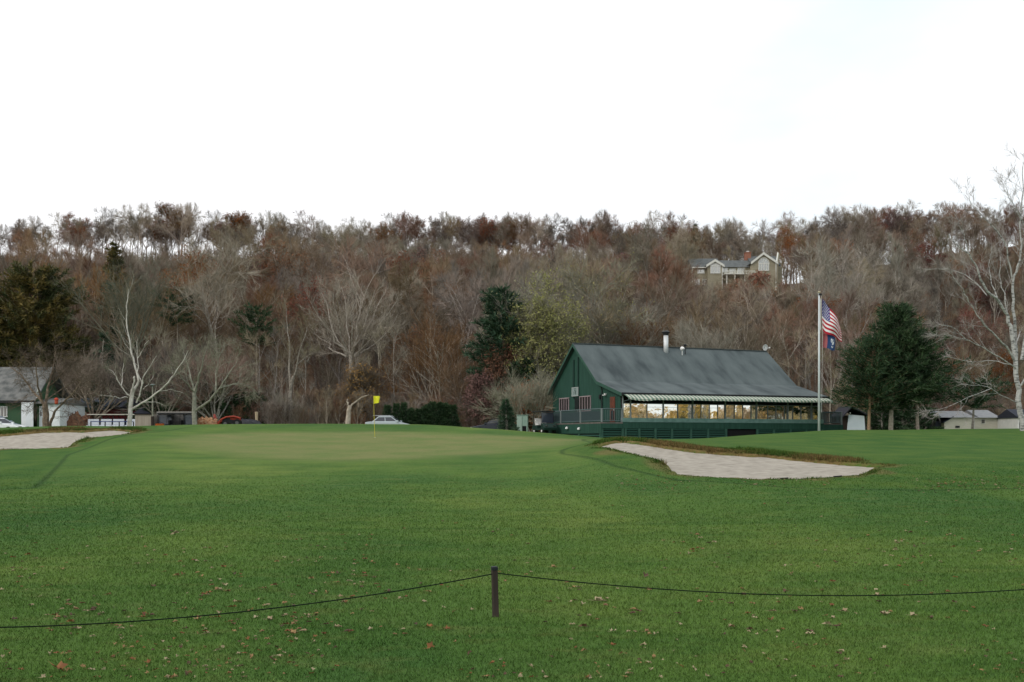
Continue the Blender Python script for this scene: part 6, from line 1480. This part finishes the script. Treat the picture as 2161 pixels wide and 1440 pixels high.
# fallen leaves
LM_ = [mat('pale_dry_leaf', (.38, .32, .20), .8, (.26, .19, .11), scale=12), mat('tan_dry_leaf', (.32, .21, .09), .8, (.20, .11, .06), scale=12), mat('rust_dry_leaf', (.24, .11, .035), .8, (.13, .05, .03), scale=12), mat('brown_dry_leaf', (.13, .075, .045), .8, (.07, .045, .03), scale=12)]
def leaf_arr(seed):
    rg_ = np.random.default_rng(seed); n = 12; V = [(0, 0, .012)]; 
    for i in range(n):
        a_ = 2 * math.pi * i / n; r_ = .055 * (1 if i % 2 == 0 else .58) * rg_.uniform(.75, 1.2) * (1.25 if i == 0 else 1); V.append((r_ * math.cos(a_), r_ * math.sin(a_) * .75, .012 + rg_.uniform(0, .035) * (abs(math.sin(a_)) + .3)))
    T = [(0, 1 + i, 1 + (i + 1) % n) for i in range(n)]
    V += [(-.04, 0, .014), (-.115, .01, .02), (-.04, .004, .017)]; T.append((n + 1, n + 2, n + 3))
    return np.array(V), np.array(T)
LA = [leaf_arr(i) for i in range(4)]
lmesh = {}
def leaf_me(i, j):
    if (i, j) not in lmesh: lmesh[(i, j)] = npmesh('fallen_leaf', LA[i][0], LA[i][1], LM_[j], link=False)
    return lmesh[(i, j)]
def leaf_spot():
    while True:
        r_ = rng.random()
        if r_ < .4: u, v = rng.uniform(-10, 2170), 1440 - 260 * rng.random() ** 1.5
        elif r_ < .6: u, v = rng.uniform(-10, 800), rng.uniform(1120, 1440)
        elif r_ < .84: u, v = rng.uniform(1300, 2170), 1022 + rng.normal() * 9
        elif r_ < .9: u, v = rng.uniform(1400, 2170), rng.uniform(1120, 1200)
        else: u, v = rng.uniform(-10, 2170), rng.uniform(1000, 1300)
        if math.sin(u * .006 + v * .013) + math.sin(u * .017 - v * .02) + rng.normal() * .8 > -.5: break
    Y = find_Y(u, v, 6, 60); return (u - CU) * Y / F, Y
spots = [leaf_spot() for _ in range(1100)]
spots = [s for s in spots if bunker_d(np.array([s[0]]), np.array([s[1]]))[0] < -.2]
spots.sort(key=lambda s: s[1])
KN = ['pale curled dry leaf lying loose on the mown grass', 'tan dry leaf lying loose on the mown grass', 'rust coloured dry leaf lying loose on the mown grass', 'dark brown dry leaf lying loose on the mown grass']
def put_leaf(x, y, i, j, sc, label, group):
    o = bpy.data.objects.new('fallen_leaf', leaf_me(i, j)); C.objects.link(o); o.location = (x, y, gz(x, y) + .008); o.scale = (sc, sc, sc * rng.uniform(.7, 1.3))
    o.rotation_euler = (rng.normal() * .25, rng.normal() * .25, rng.uniform(0, 6.28)); return tag(o, label, 'leaf', group)
for u, v, j, sc, lab in ((1264, 1276, 0, 1.2, 'largest pale curled leaf on the grass right of the rope stake'), (1362, 1220, 3, 1.0, 'dark brown leaf lying just beyond the rope right of the stake'), (370, 1129, 0, 1.2, 'pale leaf alone in the middle distance above the left rope'),
                         (122, 1422, 2, 1.1, 'big orange leaf near the bottom left corner of the grass'), (910, 1374, 2, .8, 'reddish leaf on the near grass below the left rope end')):
    Y = find_Y(u, v, 6, 60); put_leaf((u - CU) * Y / F, Y, 0, j, sc, lab, None)
for x, y in spots[:290]:
    j = int(rng.choice(4, p=[.28, .27, .22, .23])); put_leaf(x, y, int(rng.integers(0, 4)), j, float(rng.uniform(.2, .5)), KN[j], ['pale', 'tan', 'rust coloured', 'dark brown'][j] + ' leaves scattered on the grass')
lf = Mass()
for x, y in spots[290:]: lf.add((LA[int(rng.integers(0, 4))][0], LA[0][1], np.full(len(LA[0][1]), int(rng.choice(4, p=[.3, .27, .2, .23])))), x, y, gz(x, y) + .006, float(rng.uniform(.35, .75)), float(rng.uniform(0, 6)), 0)
lf.build('leaf_litter', LM_)
